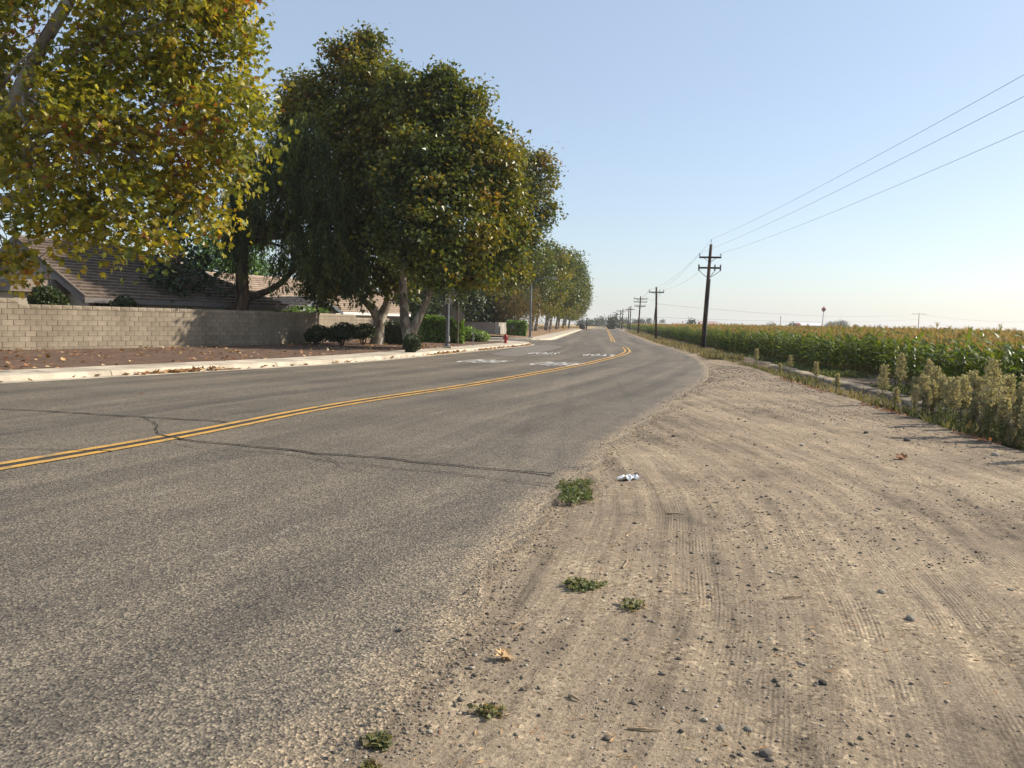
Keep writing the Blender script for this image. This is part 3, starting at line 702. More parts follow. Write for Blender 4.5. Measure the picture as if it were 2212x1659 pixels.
fh = lambda C: np.where(vnoise(C[:, 0] * 0.7 + 3, C[:, 2] * 0.7, 77) > 0.84, -0.42, 0) + 0.16 * (vnoise(C[:, 0] * .35, C[:, 2] * .35, 5) - 0.35)
cr, C = crown('crown', LB, M_leafA, t1, base, 2.1, 32, 0.33, 0.175, 'lobed', (0.50, 0.14), 0.11, 0.55, fh, limb_gap)
tb = MB(); bb = MB()
f0 = base * 0 + np.array([0.3, 0.2, 3.2]); sh = lambda v: tuple(np.asarray(v) - base)
tb.tube([(0, 0, -0.4), (0, 0, 0.1), (0.05, 0.05, 1.2), (0.2, 0.1, 2.4), (0.35, 0.2, 3.6)], [0.62, 0.48, 0.40, 0.37, 0.33], 12)
g1 = [P(-100, 430, 22.3), P(40, 200, 22), P(95, 90, 22), P(150, 0, 22), P(215, -150, 22)]
tb.tube([(0.2, 0.1, 2.6), (0.6, 0.1, 3.6)] + [sh(p) for p in g1], [0.30, 0.27, 0.24, 0.19, 0.165, 0.15, 0.10], 10)
fork = [np.array(sh(g1[0])), np.array(sh(g1[1])), np.array([0.35, 0.2, 3.6])]
limbs_to(bb, bb, fork, [(np.array(sh(c)), r) for c, r in LB], C - base[None], 0.10, 6)
tb.build('trunk', M_syc, t1, True); bb.build('branches', M_syc, t1, True)

# --- the two tall sycamores beside the wall
def tall_syc(base, label, L, trunks, pm=1.35, per=48, hue=(0.68, 0.18)):
    base = np.asarray(base); t = empty('sycamore_tree', base, 0, label, 'tree', 'sycamore trees on the near side')
    lb = lobes_px(L + [(x + math.cos(a) * rx_ * .85, y - abs(math.sin(a)) * ry_ * .78, rx_ * .32, ry_ * .32, d_) for (x, y, rx_, ry_, d_) in L for a in rng.uniform(-.4, 3.5, 3)]); fh2 = lambda C: 0.5 * (vnoise(C[:, 0] * .5, C[:, 2] * .5, 15) - 0.62) + np.clip((8.0 - C[:, 2]) * 0.04, -0.1, 0.0) - 0.14 * (vnoise(C[:, 0] * .9, C[:, 2] * .9, 9) > .80)
    cr_, C = crown('crown', lb, M_leafG, t, base, pm, per, 0.36, 0.235, 'star', hue, 0.11, 0.5, fh2)
    tb = MB(); bb = MB(); forks = []
    for pts, rad in trunks:
        pts = [np.array(p) - base for p in pts]; tb.tube([tuple(p) for p in pts], rad, 10); forks.append(pts[-1]); forks.append(pts[-2])
    limbs_to(bb, bb, forks, [(c - base, r) for c, r in lb[:len(L)]], C - base[None], 0.12, 5)
    tb.build('trunk', M_syc, t, True); bb.build('branches', M_syc, t, True); return t
gx, gy = G(815, 744, 0.2); bA = np.array([gx, gy, 0.2]); dA = gy
pA = lambda x, y, dd=0: np.array(P(x, y, dA + dd))
tall_syc(bA, 'tall green sycamore whose pale trunk forks wide in front of the wall', [
    (770, 175, 55, 65, dA), (700, 210, 72, 62, dA + 1), (820, 210, 70, 70, dA - 1), (690, 290, 95, 90, dA + 1), (790, 310, 100, 100, dA - 1), (740, 420, 110, 100, dA), (840, 430, 100, 100, dA - 2),
    (710, 520, 80, 70, dA + 1), (800, 560, 90, 70, dA - 2), (742, 120, 24, 40, dA), (800, 112, 26, 36, dA), (655, 235, 40, 60, dA + 1), (850, 330, 80, 90, dA - 1), (720, 600, 60, 35, dA - 1), (860, 600, 45, 45, dA - 2), (700, 630, 40, 30, dA-1)],
    [([bA + np.array([0, 0, -0.3]), bA, pA(818, 715), pA(820, 690), pA(835, 660), pA(845, 625), pA(858, 598), pA(850, 500), pA(830, 380), pA(800, 240)], [0.62, 0.46, 0.36, 0.34, 0.25, 0.22, 0.2, 0.17, 0.12, 0.06]),
     ([pA(819, 692), pA(805, 668), pA(780, 640), pA(762, 610), pA(745, 520), pA(730, 400), pA(720, 280)], [0.28, 0.24, 0.20, 0.17, 0.14, 0.1, 0.05])])
gx, gy = G(888, 752, 0.2); bB = np.array([gx, gy + 1.0, 0.2]); dB = gy + 1.0
pB = lambda x, y, dd=0: np.array(P(x, y, dB + dd))
tall_syc(bB, 'tall sycamore with twin grey trunks beside the leafy hedge and street light', [
    (930, 225, 50, 58, dB), (1000, 245, 45, 60, dB), (880, 190, 30, 42, dB), (945, 168, 20, 28, dB), (890, 270, 75, 80, dB + 1), (985, 310, 85, 85, dB), (910, 390, 95, 100, dB - 2), (1030, 370, 75, 90, dB - 1), (1075, 340, 45, 55, dB),
    (980, 470, 105, 90, dB - 2), (1090, 440, 50, 90, dB), (900, 520, 90, 80, dB - 3), (1030, 545, 80, 55, dB - 1), (930, 590, 60, 35, dB - 3), (1075, 525, 55, 50, dB), (1000, 595, 55, 26, dB - 1), (1060, 590, 40, 30, dB)],
    [([bB + np.array([-.15, 0, -0.3]), bB + np.array([-.12, 0, 0.05]), pB(880, 720), pB(874, 690), pB(872, 650), pB(870, 610), pB(880, 520), pB(890, 420), pB(900, 280)], [0.5, 0.40, 0.30, 0.25, 0.23, 0.2, 0.16, 0.11, 0.06]),
     ([pB(885, 735), pB(896, 705), pB(908, 680), pB(920, 655), pB(928, 630), pB(960, 540), pB(990, 420), pB(1010, 300)], [0.24, 0.23, 0.2, 0.18, 0.16, 0.12, 0.09, 0.05])])
# third, whose crown leans out to the right behind the lamp
dC = 62.0; bC = np.array(P(950, 744, dC)); bC[2] = 0.1
pC = lambda x, y: np.array(P(x, y, dC))
tall_syc(bC, 'sycamore behind the hedge whose crown leans farthest right into the sky', [
    (1100, 400, 55, 70, dC), (1150, 400, 48, 50, dC), (1170, 375, 30, 36, dC), (1160, 460, 38, 36, dC), (1125, 490, 55, 55, dC), (1060, 470, 60, 90, dC), (1110, 560, 45, 45, dC), (1150, 520, 25, 25, dC), (1040, 570, 60, 50, dC), (1085, 595, 45, 40, dC), (1100, 330, 30, 40, dC)],
    [([bC + np.array([0, 0, -.3]), bC, pC(955, 690), pC(975, 640), pC(1030, 560), pC(1090, 460)], [0.5, 0.4, 0.33, 0.28, 0.2, 0.08])], 1.2, 40)

# --- dark weeping tree behind the wall
dW = 41.5; bW = np.array(P(520, 700, dW)); bW[2] = 0.0; pW = lambda x, y, dd=0: np.array(P(x, y, dW + dd))
tw = empty('weeping_tree', bW, 0, 'dark drooping tree with reddish trunk and low curving branch behind the wall', 'tree')
tb = MB(); bb = MB()
r0 = lambda p: tuple(np.asarray(p) - bW)
tb.tube([(0, 0, -0.3)] + [r0(pW(*p)) for p in ((520, 670), (524, 640), (522, 590), (523, 530), (535, 460), (570, 380), (620, 300))], [0.5, 0.42, 0.36, 0.33, 0.31, 0.26, 0.18, 0.08], 10)
tb.tube([r0(pW(*p)) for p in ((522, 655), (545, 640), (580, 628), (610, 610), (640, 575), (660, 520), (690, 440))], [0.24, 0.20, 0.17, 0.155, 0.13, 0.1, 0.05], 8)
WL = [(660, 320, 70, 60), (620, 400, 80, 70), (560, 400, 60, 60), (690, 420, 80, 80), (590, 480, 80, 60), (690, 520, 80, 60), (530, 470, 45, 50), (740, 560, 60, 50), (650, 560, 70, 40), (510, 540, 30, 40), (770, 610, 45, 35), (655, 270, 35, 35), (540, 350, 45, 50), (505, 430, 30, 50), (600, 330, 60, 50), (510, 500, 30, 40)]
S0 = []; 
for (px, py, a_, b_) in WL:
    c = pW(px, py, -1 if px > 600 else 0); r = np.array([a_ / F * dW, a_ / F * dW * .9, b_ / F * dW]); n = int(a_ * b_ / 55)
    d = unit(n); d[:, 2] = np.abs(d[:, 2]) * 0.9 + 0.05; S0.append(c[None] + d * r[None] * rng.uniform(0.5, 1, n)[:, None])
    limb(bb, r0(pW(523 + rng.uniform(0, 60), 520)), r0(c), 0.11, 0.04, 8, 0.3, 0.5)
S0 = np.vstack(S0); ns = len(S0); per = 46
Ls = rng.uniform(0.7, 2.3, ns); lean = rng.normal(size=(ns, 2)) * 0.13
u = np.tile(np.linspace(0, 1, per), ns); si = np.repeat(np.arange(ns), per)
pos = S0[si].copy(); pos[:, 2] -= u * Ls[si]; pos[:, :2] += lean[si] * (u * Ls[si])[:, None] + np.sin(u[:, None] * 3 + si[:, None]) * 0.05 + rng.normal(size=(len(u), 2)) * 0.06
pos[:, 2] = np.maximum(pos[:, 2], 2.6 + 0.5 * np.sin(si)); m = len(pos)
ax = unit(m) * 0.7 + np.array([0, 0, -0.9]); hs = rng.uniform(0.15, 0.95, ns)
ob('crown', leaf_mesh('crown', pos - bW[None], ax, unit(m) + np.array([.4, 0, .5]), rng.uniform(0.20, 0.36, m), 'narrow', M_leafW, np.clip(hs[si] + rng.normal(size=m) * .1, 0, 1), rng.uniform(0, 1, m)), tw)
tb.build('trunk', M_dkb, tw, True); bb.build('branches', M_dkb, tw, True)

# --- generic tree from metric lobes
def plain_tree(name, base, label, cat, height, rad, mat, bmat, group=None, per_m2=0.55, per=22, size=0.4, sig=0.5, hue=(0.5, 0.2), trunk_h=0.3, lean=(0, 0), nl=9, kind='kite', squash=1.0):
    base = np.asarray(base, float); t = empty(name, base, 0, label, cat, group); lb = []
    for k in range(nl):
        a = 2 * math.pi * k / nl * 2.4; lr = rad * random.uniform(0.42, 0.62) * squash; zz = trunk_h + (1.0 - 0.75 * lr / height - trunk_h) * (k + 0.5) / nl + (0.25 * lr / height if k < 2 else 0); rr = rad * (0.62 * math.sin(math.pi * min(1, max(0, (zz - trunk_h) / (1 - trunk_h) * 0.85 + 0.12))))
        lb.append((np.array([math.cos(a) * rr + lean[0] * zz * height, math.sin(a) * rr + lean[1] * zz * height, zz * height - 0.3]), (lr, lr, lr * random.uniform(0.75, 1.0))))
    cr_, C = crown('crown', lb, mat, t, (0, 0, 0), per_m2, per, sig, size, kind, hue, 0.12, 0.4)
    tb = MB(); top = np.array([lean[0] * height * .75, lean[1] * height * .75, height * 0.75]); r_ = max(0.07, height * 0.02)
    p = bezier((0, 0, -0.4), (lean[0] * height * .2, 0, height * .3), top, 9); tb.tube([tuple(v) for v in p], list(np.linspace(r_, r_ * .2, 9)), 8)
    for (c, r) in lb[::2]: limb(tb, p[3], c, r_ * .5, r_ * .12, 6, .2, .4, 5)
    tb.build('trunk', bmat, t, True); return t
# row of sycamores beyond the side street (three shapes, copied)
protos = []; ORD = ['first', 'second', 'third', 'fourth', 'fifth', 'sixth', 'seventh', 'eighth', 'ninth', 'tenth', 'eleventh', 'twelfth', 'thirteenth', 'fourteenth']
for k in range(14):
    d = 108 + k * 11.0 + (3 if k % 2 else 0); x = 1.6 + 0.113 * (d - 112) + (0.8 if k % 3 == 0 else 0) - (1.6 if k == 0 else 0)
    lab = '%s leaning sycamore in the row beyond the side street, counted from the street light' % ORD[k]
    hh = [13.6, 16.2, 15.2, 17.6, 16.4, 17.0, 17.8, 16.8, 17.5, 17.0, 16.5, 17.0, 15.0, 12.5][k]
    if k < 3:
        o = plain_tree('sycamore_tree', (x, d, 0.3), lab, 'tree', 16.0, 5.4, M_leafG, M_syc, 'sycamore row beyond the side street', 0.5, 34, 0.36, 0.5, [(0.72, 0.18), (0.58, 0.2), (0.65, 0.2)][k], 0.28, (0.17, -0.01), 11)
        protos.append(o)
    else:
        o = copy_tree(protos[k % 3]); o.location = (x, d, 0.3); o['label'] = lab; o.rotation_euler.z = random.uniform(-0.35, 0.35)
    hh *= .88; o.scale = (hh / 16, hh / 16, hh / 16)
# darker trees behind the second wall and the houses
plain_tree('evergreen_tree', P(1035, 724, 96).to_2d().to_3d(), 'dark evergreen tree directly above the grey garden wall across the side street', 'tree', 9.0, 4.6, M_leafD, M_dkb, None, 0.6, 26, 0.36, 0.5, (0.6, 0.2), 0.18)
plain_tree('evergreen_tree', P(985, 724, 92).to_2d().to_3d(), 'dark tree rising behind the leafy hedge and the road signs', 'tree', 10.0, 4.8, M_leafD, M_dkb, None, 0.6, 26, 0.36, 0.5, (0.55, 0.2), 0.15)
plain_tree('silk_tree', P(1112, 724, 92).to_2d().to_3d(), 'feathery brown-green spreading tree left of the far street light', 'tree', 6.8, 3.2, M_silk, M_dkb, None, 0.9, 26, 0.34, 0.35, (0.35, 0.2), 0.35, (-.02, 0), 10, 'narrow')
plain_tree('evergreen_tree', P(388, 690, 41.0).to_2d().to_3d(), 'dark tall evergreen standing in front of the first house roof', 'tree', 9.5, 1.7, M_leafD, M_dkb, None, 0.8, 30, 0.30, 0.5, (0.7, 0.2), 0.05, (0, 0), 12)
plain_tree('evergreen_tree', P(480, 690, 70).to_2d().to_3d(), 'mid green tree behind the chimney and second house', 'tree', 11.5, 4.5, M_hedge, M_dkb, None, 0.7, 26, 0.32, 0.5, (0.75, 0.2), 0.12)
plain_tree('evergreen_tree', P(900, 690, 84).to_2d().to_3d(), 'dark tree seen between the two tall sycamore trunks', 'tree', 11.5, 5.2, M_leafD, M_dkb, None, 0.6, 26, 0.36, 0.5, (0.5, 0.2), 0.1)

# --- clipped hedges and shrubs: leaves on the surface of a shaped body over a dark twiggy core
def shrub(name, base, shape, label, cat, mat, n, size, hue=(0.5, 0.22), stem=None, kind='kite', group=None, core=True):
    base = np.asarray(base, float); t = empty(name, base, 0, label, cat, group); pts = []; nr = []
    for s in shape:
        c, r = np.array(s[1]), np.array(s[2]); rz_ = s[3] if len(s) > 3 else 0.0
        if s[0] == 'ball': d = unit(n // len(shape)); p = d * r[None]; q = d
        else:
            a = np.array([r[1]*r[2], r[0]*r[2], r[0]*r[1]]); f = rng.choice(3, n // len(shape), p=a / a.sum()); p = rng.uniform(-1, 1, (len(f), 3)); sg = np.where(rng.random(len(f)) < .5, -1, 1)
            p[np.arange(len(f)), f] = sg; q = np.zeros_like(p); q[np.arange(len(f)), f] = sg
            p = np.sign(p) * np.abs(p) ** 1.0; p *= r[None]
        cz, sz = math.cos(rz_), math.sin(rz_); rot = np.array([[cz, -sz, 0], [sz, cz, 0], [0, 0, 1]])
        p = p @ rot.T; q = q @ rot.T
        bump = 1 + 0.0 * p[:, :1]
        p = p - q * (np.abs(rng.normal(size=(len(p), 1))) * 0.10) + q * (fbm(p[:, 0] * 2.2 + c[0], p[:, 2] * 2.2 + p[:, 1], 3, 3) * 0.42)[:, None]
        pts.append(p + c[None]); nr.append(q)
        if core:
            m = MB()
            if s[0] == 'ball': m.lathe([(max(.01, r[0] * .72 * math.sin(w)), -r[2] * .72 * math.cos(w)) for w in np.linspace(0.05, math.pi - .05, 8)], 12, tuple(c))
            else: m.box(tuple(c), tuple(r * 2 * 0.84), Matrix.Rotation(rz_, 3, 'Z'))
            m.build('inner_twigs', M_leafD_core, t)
    p = np.vstack(pts); q = np.vstack(nr); m_ = len(p); p[:, 2] = np.maximum(p[:, 2], 0.02)
    ax = unit(m_) * 0.9 + q * 0.8 + np.array([0, 0, 0.1]); hv = np.clip(rng.normal(hue[0], hue[1], m_) + 0.5 * fbm(p[:, 0] * 1.6, p[:, 2] * 1.6, 3, 8), 0, 1)
    ob('foliage', leaf_mesh('foliage', p, ax, unit(m_) * .6 + q, size * rng.uniform(.6, 1.3, m_), kind, mat, hv, rng.uniform(0, 1, m_)), t)
    if stem:
        m = MB()
        for (a, b, r_) in stem: m.tube([a, b], [r_, r_ * .8], 6)
        m.build('stem', M_dkb, t)
    return t
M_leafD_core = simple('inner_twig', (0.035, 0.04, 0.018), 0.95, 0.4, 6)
gx, gy = G(930, 744, 0.15); hz = 0.16
hb = np.array([G(952, 742, .15)[0], G(952, 742, .15)[1] + 0.9, 0.13])
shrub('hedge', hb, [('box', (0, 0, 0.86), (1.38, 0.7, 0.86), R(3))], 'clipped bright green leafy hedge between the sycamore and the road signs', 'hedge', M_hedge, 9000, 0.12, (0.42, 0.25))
for k, (px, py, w_, top) in enumerate([(686, 746, 28, 707), (737, 748, 33, 700), (784, 746, 26, 702)]):
    gx, gy = G(px, py, .2); r = w_ / F * gy; h = (py - top) / F * gy; zc = h - r * .62
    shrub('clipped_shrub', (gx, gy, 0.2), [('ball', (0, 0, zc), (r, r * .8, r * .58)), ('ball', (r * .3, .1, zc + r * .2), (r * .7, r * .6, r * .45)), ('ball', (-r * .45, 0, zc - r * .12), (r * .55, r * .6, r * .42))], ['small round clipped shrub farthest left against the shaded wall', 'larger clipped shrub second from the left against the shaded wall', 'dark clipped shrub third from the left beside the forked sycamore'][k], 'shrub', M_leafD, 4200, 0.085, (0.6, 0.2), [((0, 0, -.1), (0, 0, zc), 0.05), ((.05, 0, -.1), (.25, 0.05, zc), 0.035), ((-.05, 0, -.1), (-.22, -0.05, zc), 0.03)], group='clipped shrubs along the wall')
gx, gy = G(845, 748, .2); shrub('hedge', (gx, gy + 3.2, 0.2), [('box', (0, 0, 0.62), (1.1, 0.5, 0.62), R(10))], 'low dark hedge in the shade between the two sycamore trunks', 'hedge', M_leafD, 3500, 0.09, (0.6, 0.2))
gx, gy = G(886, 762, .15); shrub('clipped_shrub', (gx, gy + .6, 0.15), [('ball', (0, 0, 0.36), (0.42, 0.42, 0.40))], 'small dark ball shrub at the foot of the twin-trunk sycamore', 'shrub', M_leafD, 1600, 0.08, (0.7, 0.15), group='clipped shrubs along the wall')
gx, gy = G(1022, 738, .15); shrub('low_bush', (gx, gy + 1.0, 0.12), [('ball', (0, 0, 0.36), (1.15, 0.8, 0.50)), ('ball', (-.5, .3, 0.5), (.7, .6, .55))], 'low rounded yellow-green bush beside the fire hydrant corner', 'bush', M_hedge, 3600, 0.10, (0.25, 0.2))
gx, gy = G(1116, 725.5, .2); shrub('hedge', (gx, gy + .9, 0.15), [('box', (0, 0, 0.80), (0.95, 0.8, 0.80), R(6))], 'clipped green hedge at the end of the garden wall across the side street', 'hedge', M_hedge, 5000, 0.13, (0.5, 0.2))
c = P(640, 672, 47); shrub('hedge', (c.x, c.y, 0.0), [('box', (0, 0, 1.0), (2.0, 0.6, 1.22), R(52))], 'flat-topped green hedge just showing over the shaded block wall', 'hedge', M_hedge, 6500, 0.10, (0.4, 0.2))
c = P(104, 640, 33.0); shrub('leafy_bush', (c.x, c.y, 0.0), [('ball', (0, 0, 1.75), (.72, .7, 1.0))], 'dark reddish bush in front of the left gable wall', 'bush', M_leafD, 4200, 0.13, (0.25, 0.2))
c = P(245, 650, 36.5); shrub('leafy_bush', (c.x, c.y, 0.0), [('ball', (0, 0, 1.3), (1.5, .8, 1.15))], 'dark bush under the long roof left of the weeping tree', 'bush', M_leafD, 5200, 0.13, (0.45, 0.2))

# ---------------------------------------------------------------- houses
def tilemat(name, a, b):
    t = NT(name); c = t.coord()
    col = t.ramp(t.noise(t.mapv(c, (1, 1, 1)), 5.0, 5, .7), [(0.3, a), (0.7, b)])
    v = t.voro(t.mapv(c, (3.2, 3.2, 3.2)), 1.0); sp = t.node('ShaderNodeSeparateColor'); t.set(sp.inputs[0], v)
    col = t.mix(1.0, col, t.ramp(sp.outputs[0], [(0, .8), (1, 1.15)]), 'MULTIPLY')
    return t.done(col, 0.9, t.bump(t.noise(c, 35, 4), .01), .15)
M_tile1 = tilemat('brown_tile', (0.135, 0.105, 0.085), (0.215, 0.17, 0.135)); M_tile2 = tilemat('tan_tile', (0.30, 0.23, 0.175), (0.41, 0.325, 0.25))
M_stucco = simple('stucco', (0.42, 0.37, 0.31), 0.9, 0.1, 2, 0.006, 60); M_stucco2 = simple('tan_stucco', (0.36, 0.31, 0.24), 0.9, 0.1, 2, 0.006, 60)
M_fascia = simple('white_fascia', (0.68, 0.66, 0.62), 0.7, 0.08, 3); M_fasciaD = simple('dark_fascia', (0.17, 0.15, 0.14), 0.7, 0.1, 3)
M_glass = simple('window_glass', (0.03, 0.035, 0.04), 0.08, 0.1, 1, spec=0.6)
def roof_plane(parent, name, e0_, e1_, r0_, r1_, mat, step=0.36, th=0.085):
    """courses of tiles from the eave e0-e1 to the ridge r0-r1; every course is a piece"""
    e0_, e1_, r0_, r1_ = (Vector(v) for v in (e0_, e1_, r0_, r1_)); n = max(3, int(((r0_ + r1_) / 2 - (e0_ + e1_) / 2).length / step))
    nn = (e1_ - e0_).cross(r0_ - e0_)
    if nn.length < 1e-6: nn = (e1_ - e0_).cross(r1_ - e0_)
    nn.normalize(); nn = nn if nn.z > 0 else -nn
    m = MB(); m.hexa([e0_ - nn * .05, e1_ - nn * .05, r1_ - nn * .05, r0_ - nn * .05], [e0_, e1_, r1_, r0_]); rf = m.build(name, mat, parent)
    for k in range(n):
        a0 = e0_.lerp(r0_, k / n); a1 = e1_.lerp(r1_, k / n); b0 = e0_.lerp(r0_, (k + 1.1) / n if k < n - 1 else 1); b1 = e1_.lerp(r1_, (k + 1.1) / n if k < n - 1 else 1)
        m = MB(); j = random.uniform(-.006, .006)
        m.hexa([a0 + nn * .004, a1 + nn * .004, b1 + nn * .004, b0 + nn * .004], [a0 + nn * (th + .03 + j), a1 + nn * (th + .03 + j), b1 + nn * .012, b0 + nn * .012]); m.build('tile_course', mat, rf)
    return rf
def gable_house(base, az, L, Wd, eave, pitch, label, tile, stucco, fascia, hip_end=False, ov=0.55):
    """x = along ridge, y = away from the road; base = road-side near eave corner"""
    h = empty('house', (base[0], base[1], 0), az, label, 'house'); rh = eave + Wd / 2 * math.tan(pitch)
    m = MB(); m.box((L / 2, Wd / 2, eave / 2), (L, Wd, eave)); 
    ends = (0,) if hip_end else (0, L)
    m.build('wall', stucco, h)
    for x in ends:
        m = MB(); t_ = 0.12 if x == 0 else -0.12
        V = [(x, 0.02, eave - .01), (x, Wd - 0.02, eave - .01), (x, Wd / 2, rh - .02), (x + t_, 0.02, eave - .01), (x + t_, Wd - .02, eave - .01), (x + t_, Wd / 2, rh - .02)]
        m.add(V, [(0, 1, 2), (3, 5, 4), (0, 3, 4, 1), (1, 4, 5, 2), (2, 5, 3, 0)]); m.build('gable_wall', stucco, h)
    dz = ov * math.tan(pitch); x0, x1 = -ov, (L + ov); hx = Wd / 2 if hip_end else 0
    e = eave - dz + .08; r = rh + .08
    xr = x1 - hx - (ov if hip_end else 0)
    roof_plane(h, 'roof', (x0, -ov, e), (x1, -ov, e), (x0, Wd / 2, r), (xr, Wd / 2, r), tile)
    roof_plane(h, 'roof', (x1, Wd + ov, e), (x0, Wd + ov, e), (xr, Wd / 2, r), (x0, Wd / 2, r), tile)
    if hip_end: roof_plane(h, 'hip_roof', (x1, -ov, e), (x1, Wd + ov, e), (xr, Wd / 2, r), (xr, Wd / 2 + .01, r), tile)
    m = MB(); m.hexa([(x0, -ov - .06, e - .2), (x1, -ov - .06, e - .2), (x1, -ov - .01, e - .2), (x0, -ov - .01, e - .2)], [(x0, -ov - .06, e + .02), (x1, -ov - .06, e + .02), (x1, -ov - .01, e + .02), (x0, -ov - .01, e + .02)]); m.build('gutter', fascia, h)
    for x in ((x0 - .05,) if hip_end else (x0 - .05, x1 + .0)):
        for (ya, yb) in ((-ov, Wd / 2), (Wd + ov, Wd / 2)):
            m = MB(); V = []
            for (yy, zz) in ((ya, e), (yb, r)):
                for dx in (0, .05): V += [(x + dx, yy, zz - .24), (x + dx, yy, zz + .01)]
            m.add(V, [(0, 1, 5, 4), (2, 6, 7, 3), (1, 3, 7, 5), (0, 4, 6, 2), (0, 2, 3, 1), (4, 5, 7, 6)]); m.build('rake_board', fascia, h)
            m = MB(); m.tube([(x + .1, ya, e + .07), (x + .1, yb, r + .07)], .075, 6); m.build('edge_tile', M_fasciaD if fascia is M_fascia else tile, h)
    m = MB(); m.tube([(x0, Wd / 2, r + .05), (xr, Wd / 2, r + .05)], .11, 8); m.build('ridge_cap', tile, h)
    return h
az = R(90 - 30)
h1 = gable_house((-19.2, 35.7), az, 11.0, 10.0, 2.5, R(27), 'single-storey house with brown tile roof and gable end at the left', M_tile1, M_stucco, M_fasciaD, True)
m = MB(); m.box((-1.2, 3.4, 1.25), (2.4, 3.6, 2.5)); w = m.build('porch_wall', M_stucco2, h1)
m = MB(); m.hexa([(-2.7, 1.3, 2.52), (0.0, 1.3, 2.52), (0.0, 5.5, 2.52), (-2.7, 5.5, 2.52)], [(-2.4, 1.7, 3.05), (-.1, 1.7, 3.15), (-.1, 5.1, 3.15), (-2.4, 5.1, 3.05)]); m.build('porch_roof', M_tile1, h1)
h2 = gable_house((-18.6, 56.6), az, 17.0, 9.0, 2.35, R(27), 'house with sunlit tan tile roof and white fascia behind the weeping tree', M_tile2, M_stucco2, M_fascia, False)
# small cross gable on the second house
m = MB(); m.add([(1.2, -3.2, 0), (5.0, -3.2, 0), (5.0, 0, 0), (1.2, 0, 0), (1.2, -3.2, 2.2), (5.0, -3.2, 2.2), (5.0, 0, 2.2), (1.2, 0, 2.2), (3.1, -3.2, 3.1), (3.1, 2, 3.1)], [(0, 1, 5, 8, 4), (1, 2, 6, 5), (3, 0, 4, 7), (4, 8, 9, 7), (5, 6, 9, 8)]); m.build('entry_wall', M_stucco2, h2)
roof_plane(h2, 'entry_roof', (0.8, 1.2, 2.06), (0.8, -3.5, 2.06), (3.1, 2.4, 3.2), (3.1, -3.5, 3.2), M_tile2)
roof_plane(h2, 'entry_roof', (5.4, -3.5, 2.06), (5.4, 1.2, 2.06), (3.1, -3.5, 3.2), (3.1, 2.4, 3.2), M_tile2)
for sx in (0.8, 5.4):
    m = MB(); V = [(sx, -3.56, 1.86), (sx, -3.56, 2.08), (3.1, -3.56, 3.0), (3.1, -3.56, 3.22), (sx, -3.51, 1.86), (sx, -3.51, 2.08), (3.1, -3.51, 3.0), (3.1, -3.51, 3.22)]
    m.add(V, [(0, 1, 3, 2), (4, 6, 7, 5), (1, 5, 7, 3), (0, 2, 6, 4)]); m.build('rake_board', M_fascia, h2)
# chimney of the first house
ch = MB(); ch.box((9.4, 6.4, 3.6), (.7, .7, 3.2)); c_ = ch.build('chimney', M_stucco, h1)
m = MB(); m.box((9.4, 6.4, 5.28), (.86, .86, .14)); m.build('chimney_cap', M_fascia, c_)

# ---------------------------------------------------------------- other walls
def plain_wall(name, pts, z0, z1, th, label, mat, piers=()):
    t = empty(name, (pts[0][0], pts[0][1], z0), 0, label, 'wall'); o = Vector((pts[0][0], pts[0][1], z0))
    for (a, b) in zip(pts[:-1], pts[1:]):
        a, b = Vector(a), Vector(b); d = (b - a); n_ = max(1, int(d.length / 2.4)); az_ = math.atan2(d.y, d.x)
        for k in range(n_):
            c = a + d * ((k + .5) / n_); m = MB(); m.box((0, 0, 0), (d.length / n_ - .02, th, z1 - z0), Matrix.Rotation(az_, 3, 'Z'))
            o_ = m.build('panel', mat, t); o_.location = (c.x - o.x, c.y - o.y, (z1 - z0) / 2)
        m = MB(); c = (a + b) / 2; m.box((c.x - o.x, c.y - o.y, z1 - z0 + .035), (d.length + .05, th + .06, .07), Matrix.Rotation(az_, 3, 'Z')); m.build('coping', mat, t)
    for p in piers:
        m = MB(); m.box((p[0] - o.x, p[1] - o.y, (z1 - z0) / 2 + .05), (.42, .42, z1 - z0 + .12)); m.build('pier', mat, t)
    return t
a1 = G(990, 737, .12); a2 = G(1004.5, 727, .12)
plain_wall('concrete_wall', [(a1[0] - .1, a1[1] - 4), (a2[0] - .2, a2[1] - 6)], 0.1, 1.62, .2, 'short pale concrete wall beside the leafy hedge at the street corner', M_grayw)
w1, w2, w3 = (P(x, 722, d).to_2d() for x, d in ((985, 86), (1073, 84), (1100, 90)))
plain_wall('garden_wall', [tuple(w1), tuple(w2), tuple(w3)], 0.1, 1.5, .2, 'low grey garden wall with pier on the far side of the side street', M_grayw, [tuple(w2)])
c = P(862, 690, 63); plain_wall('wall_pier', [(c.x - .9, c.y), (c.x + .5, c.y + .2)], 0.1, 1.75, .3, 'pale wall end showing between the sycamore trunks', M_block, [(c.x + .5, c.y + .2)])
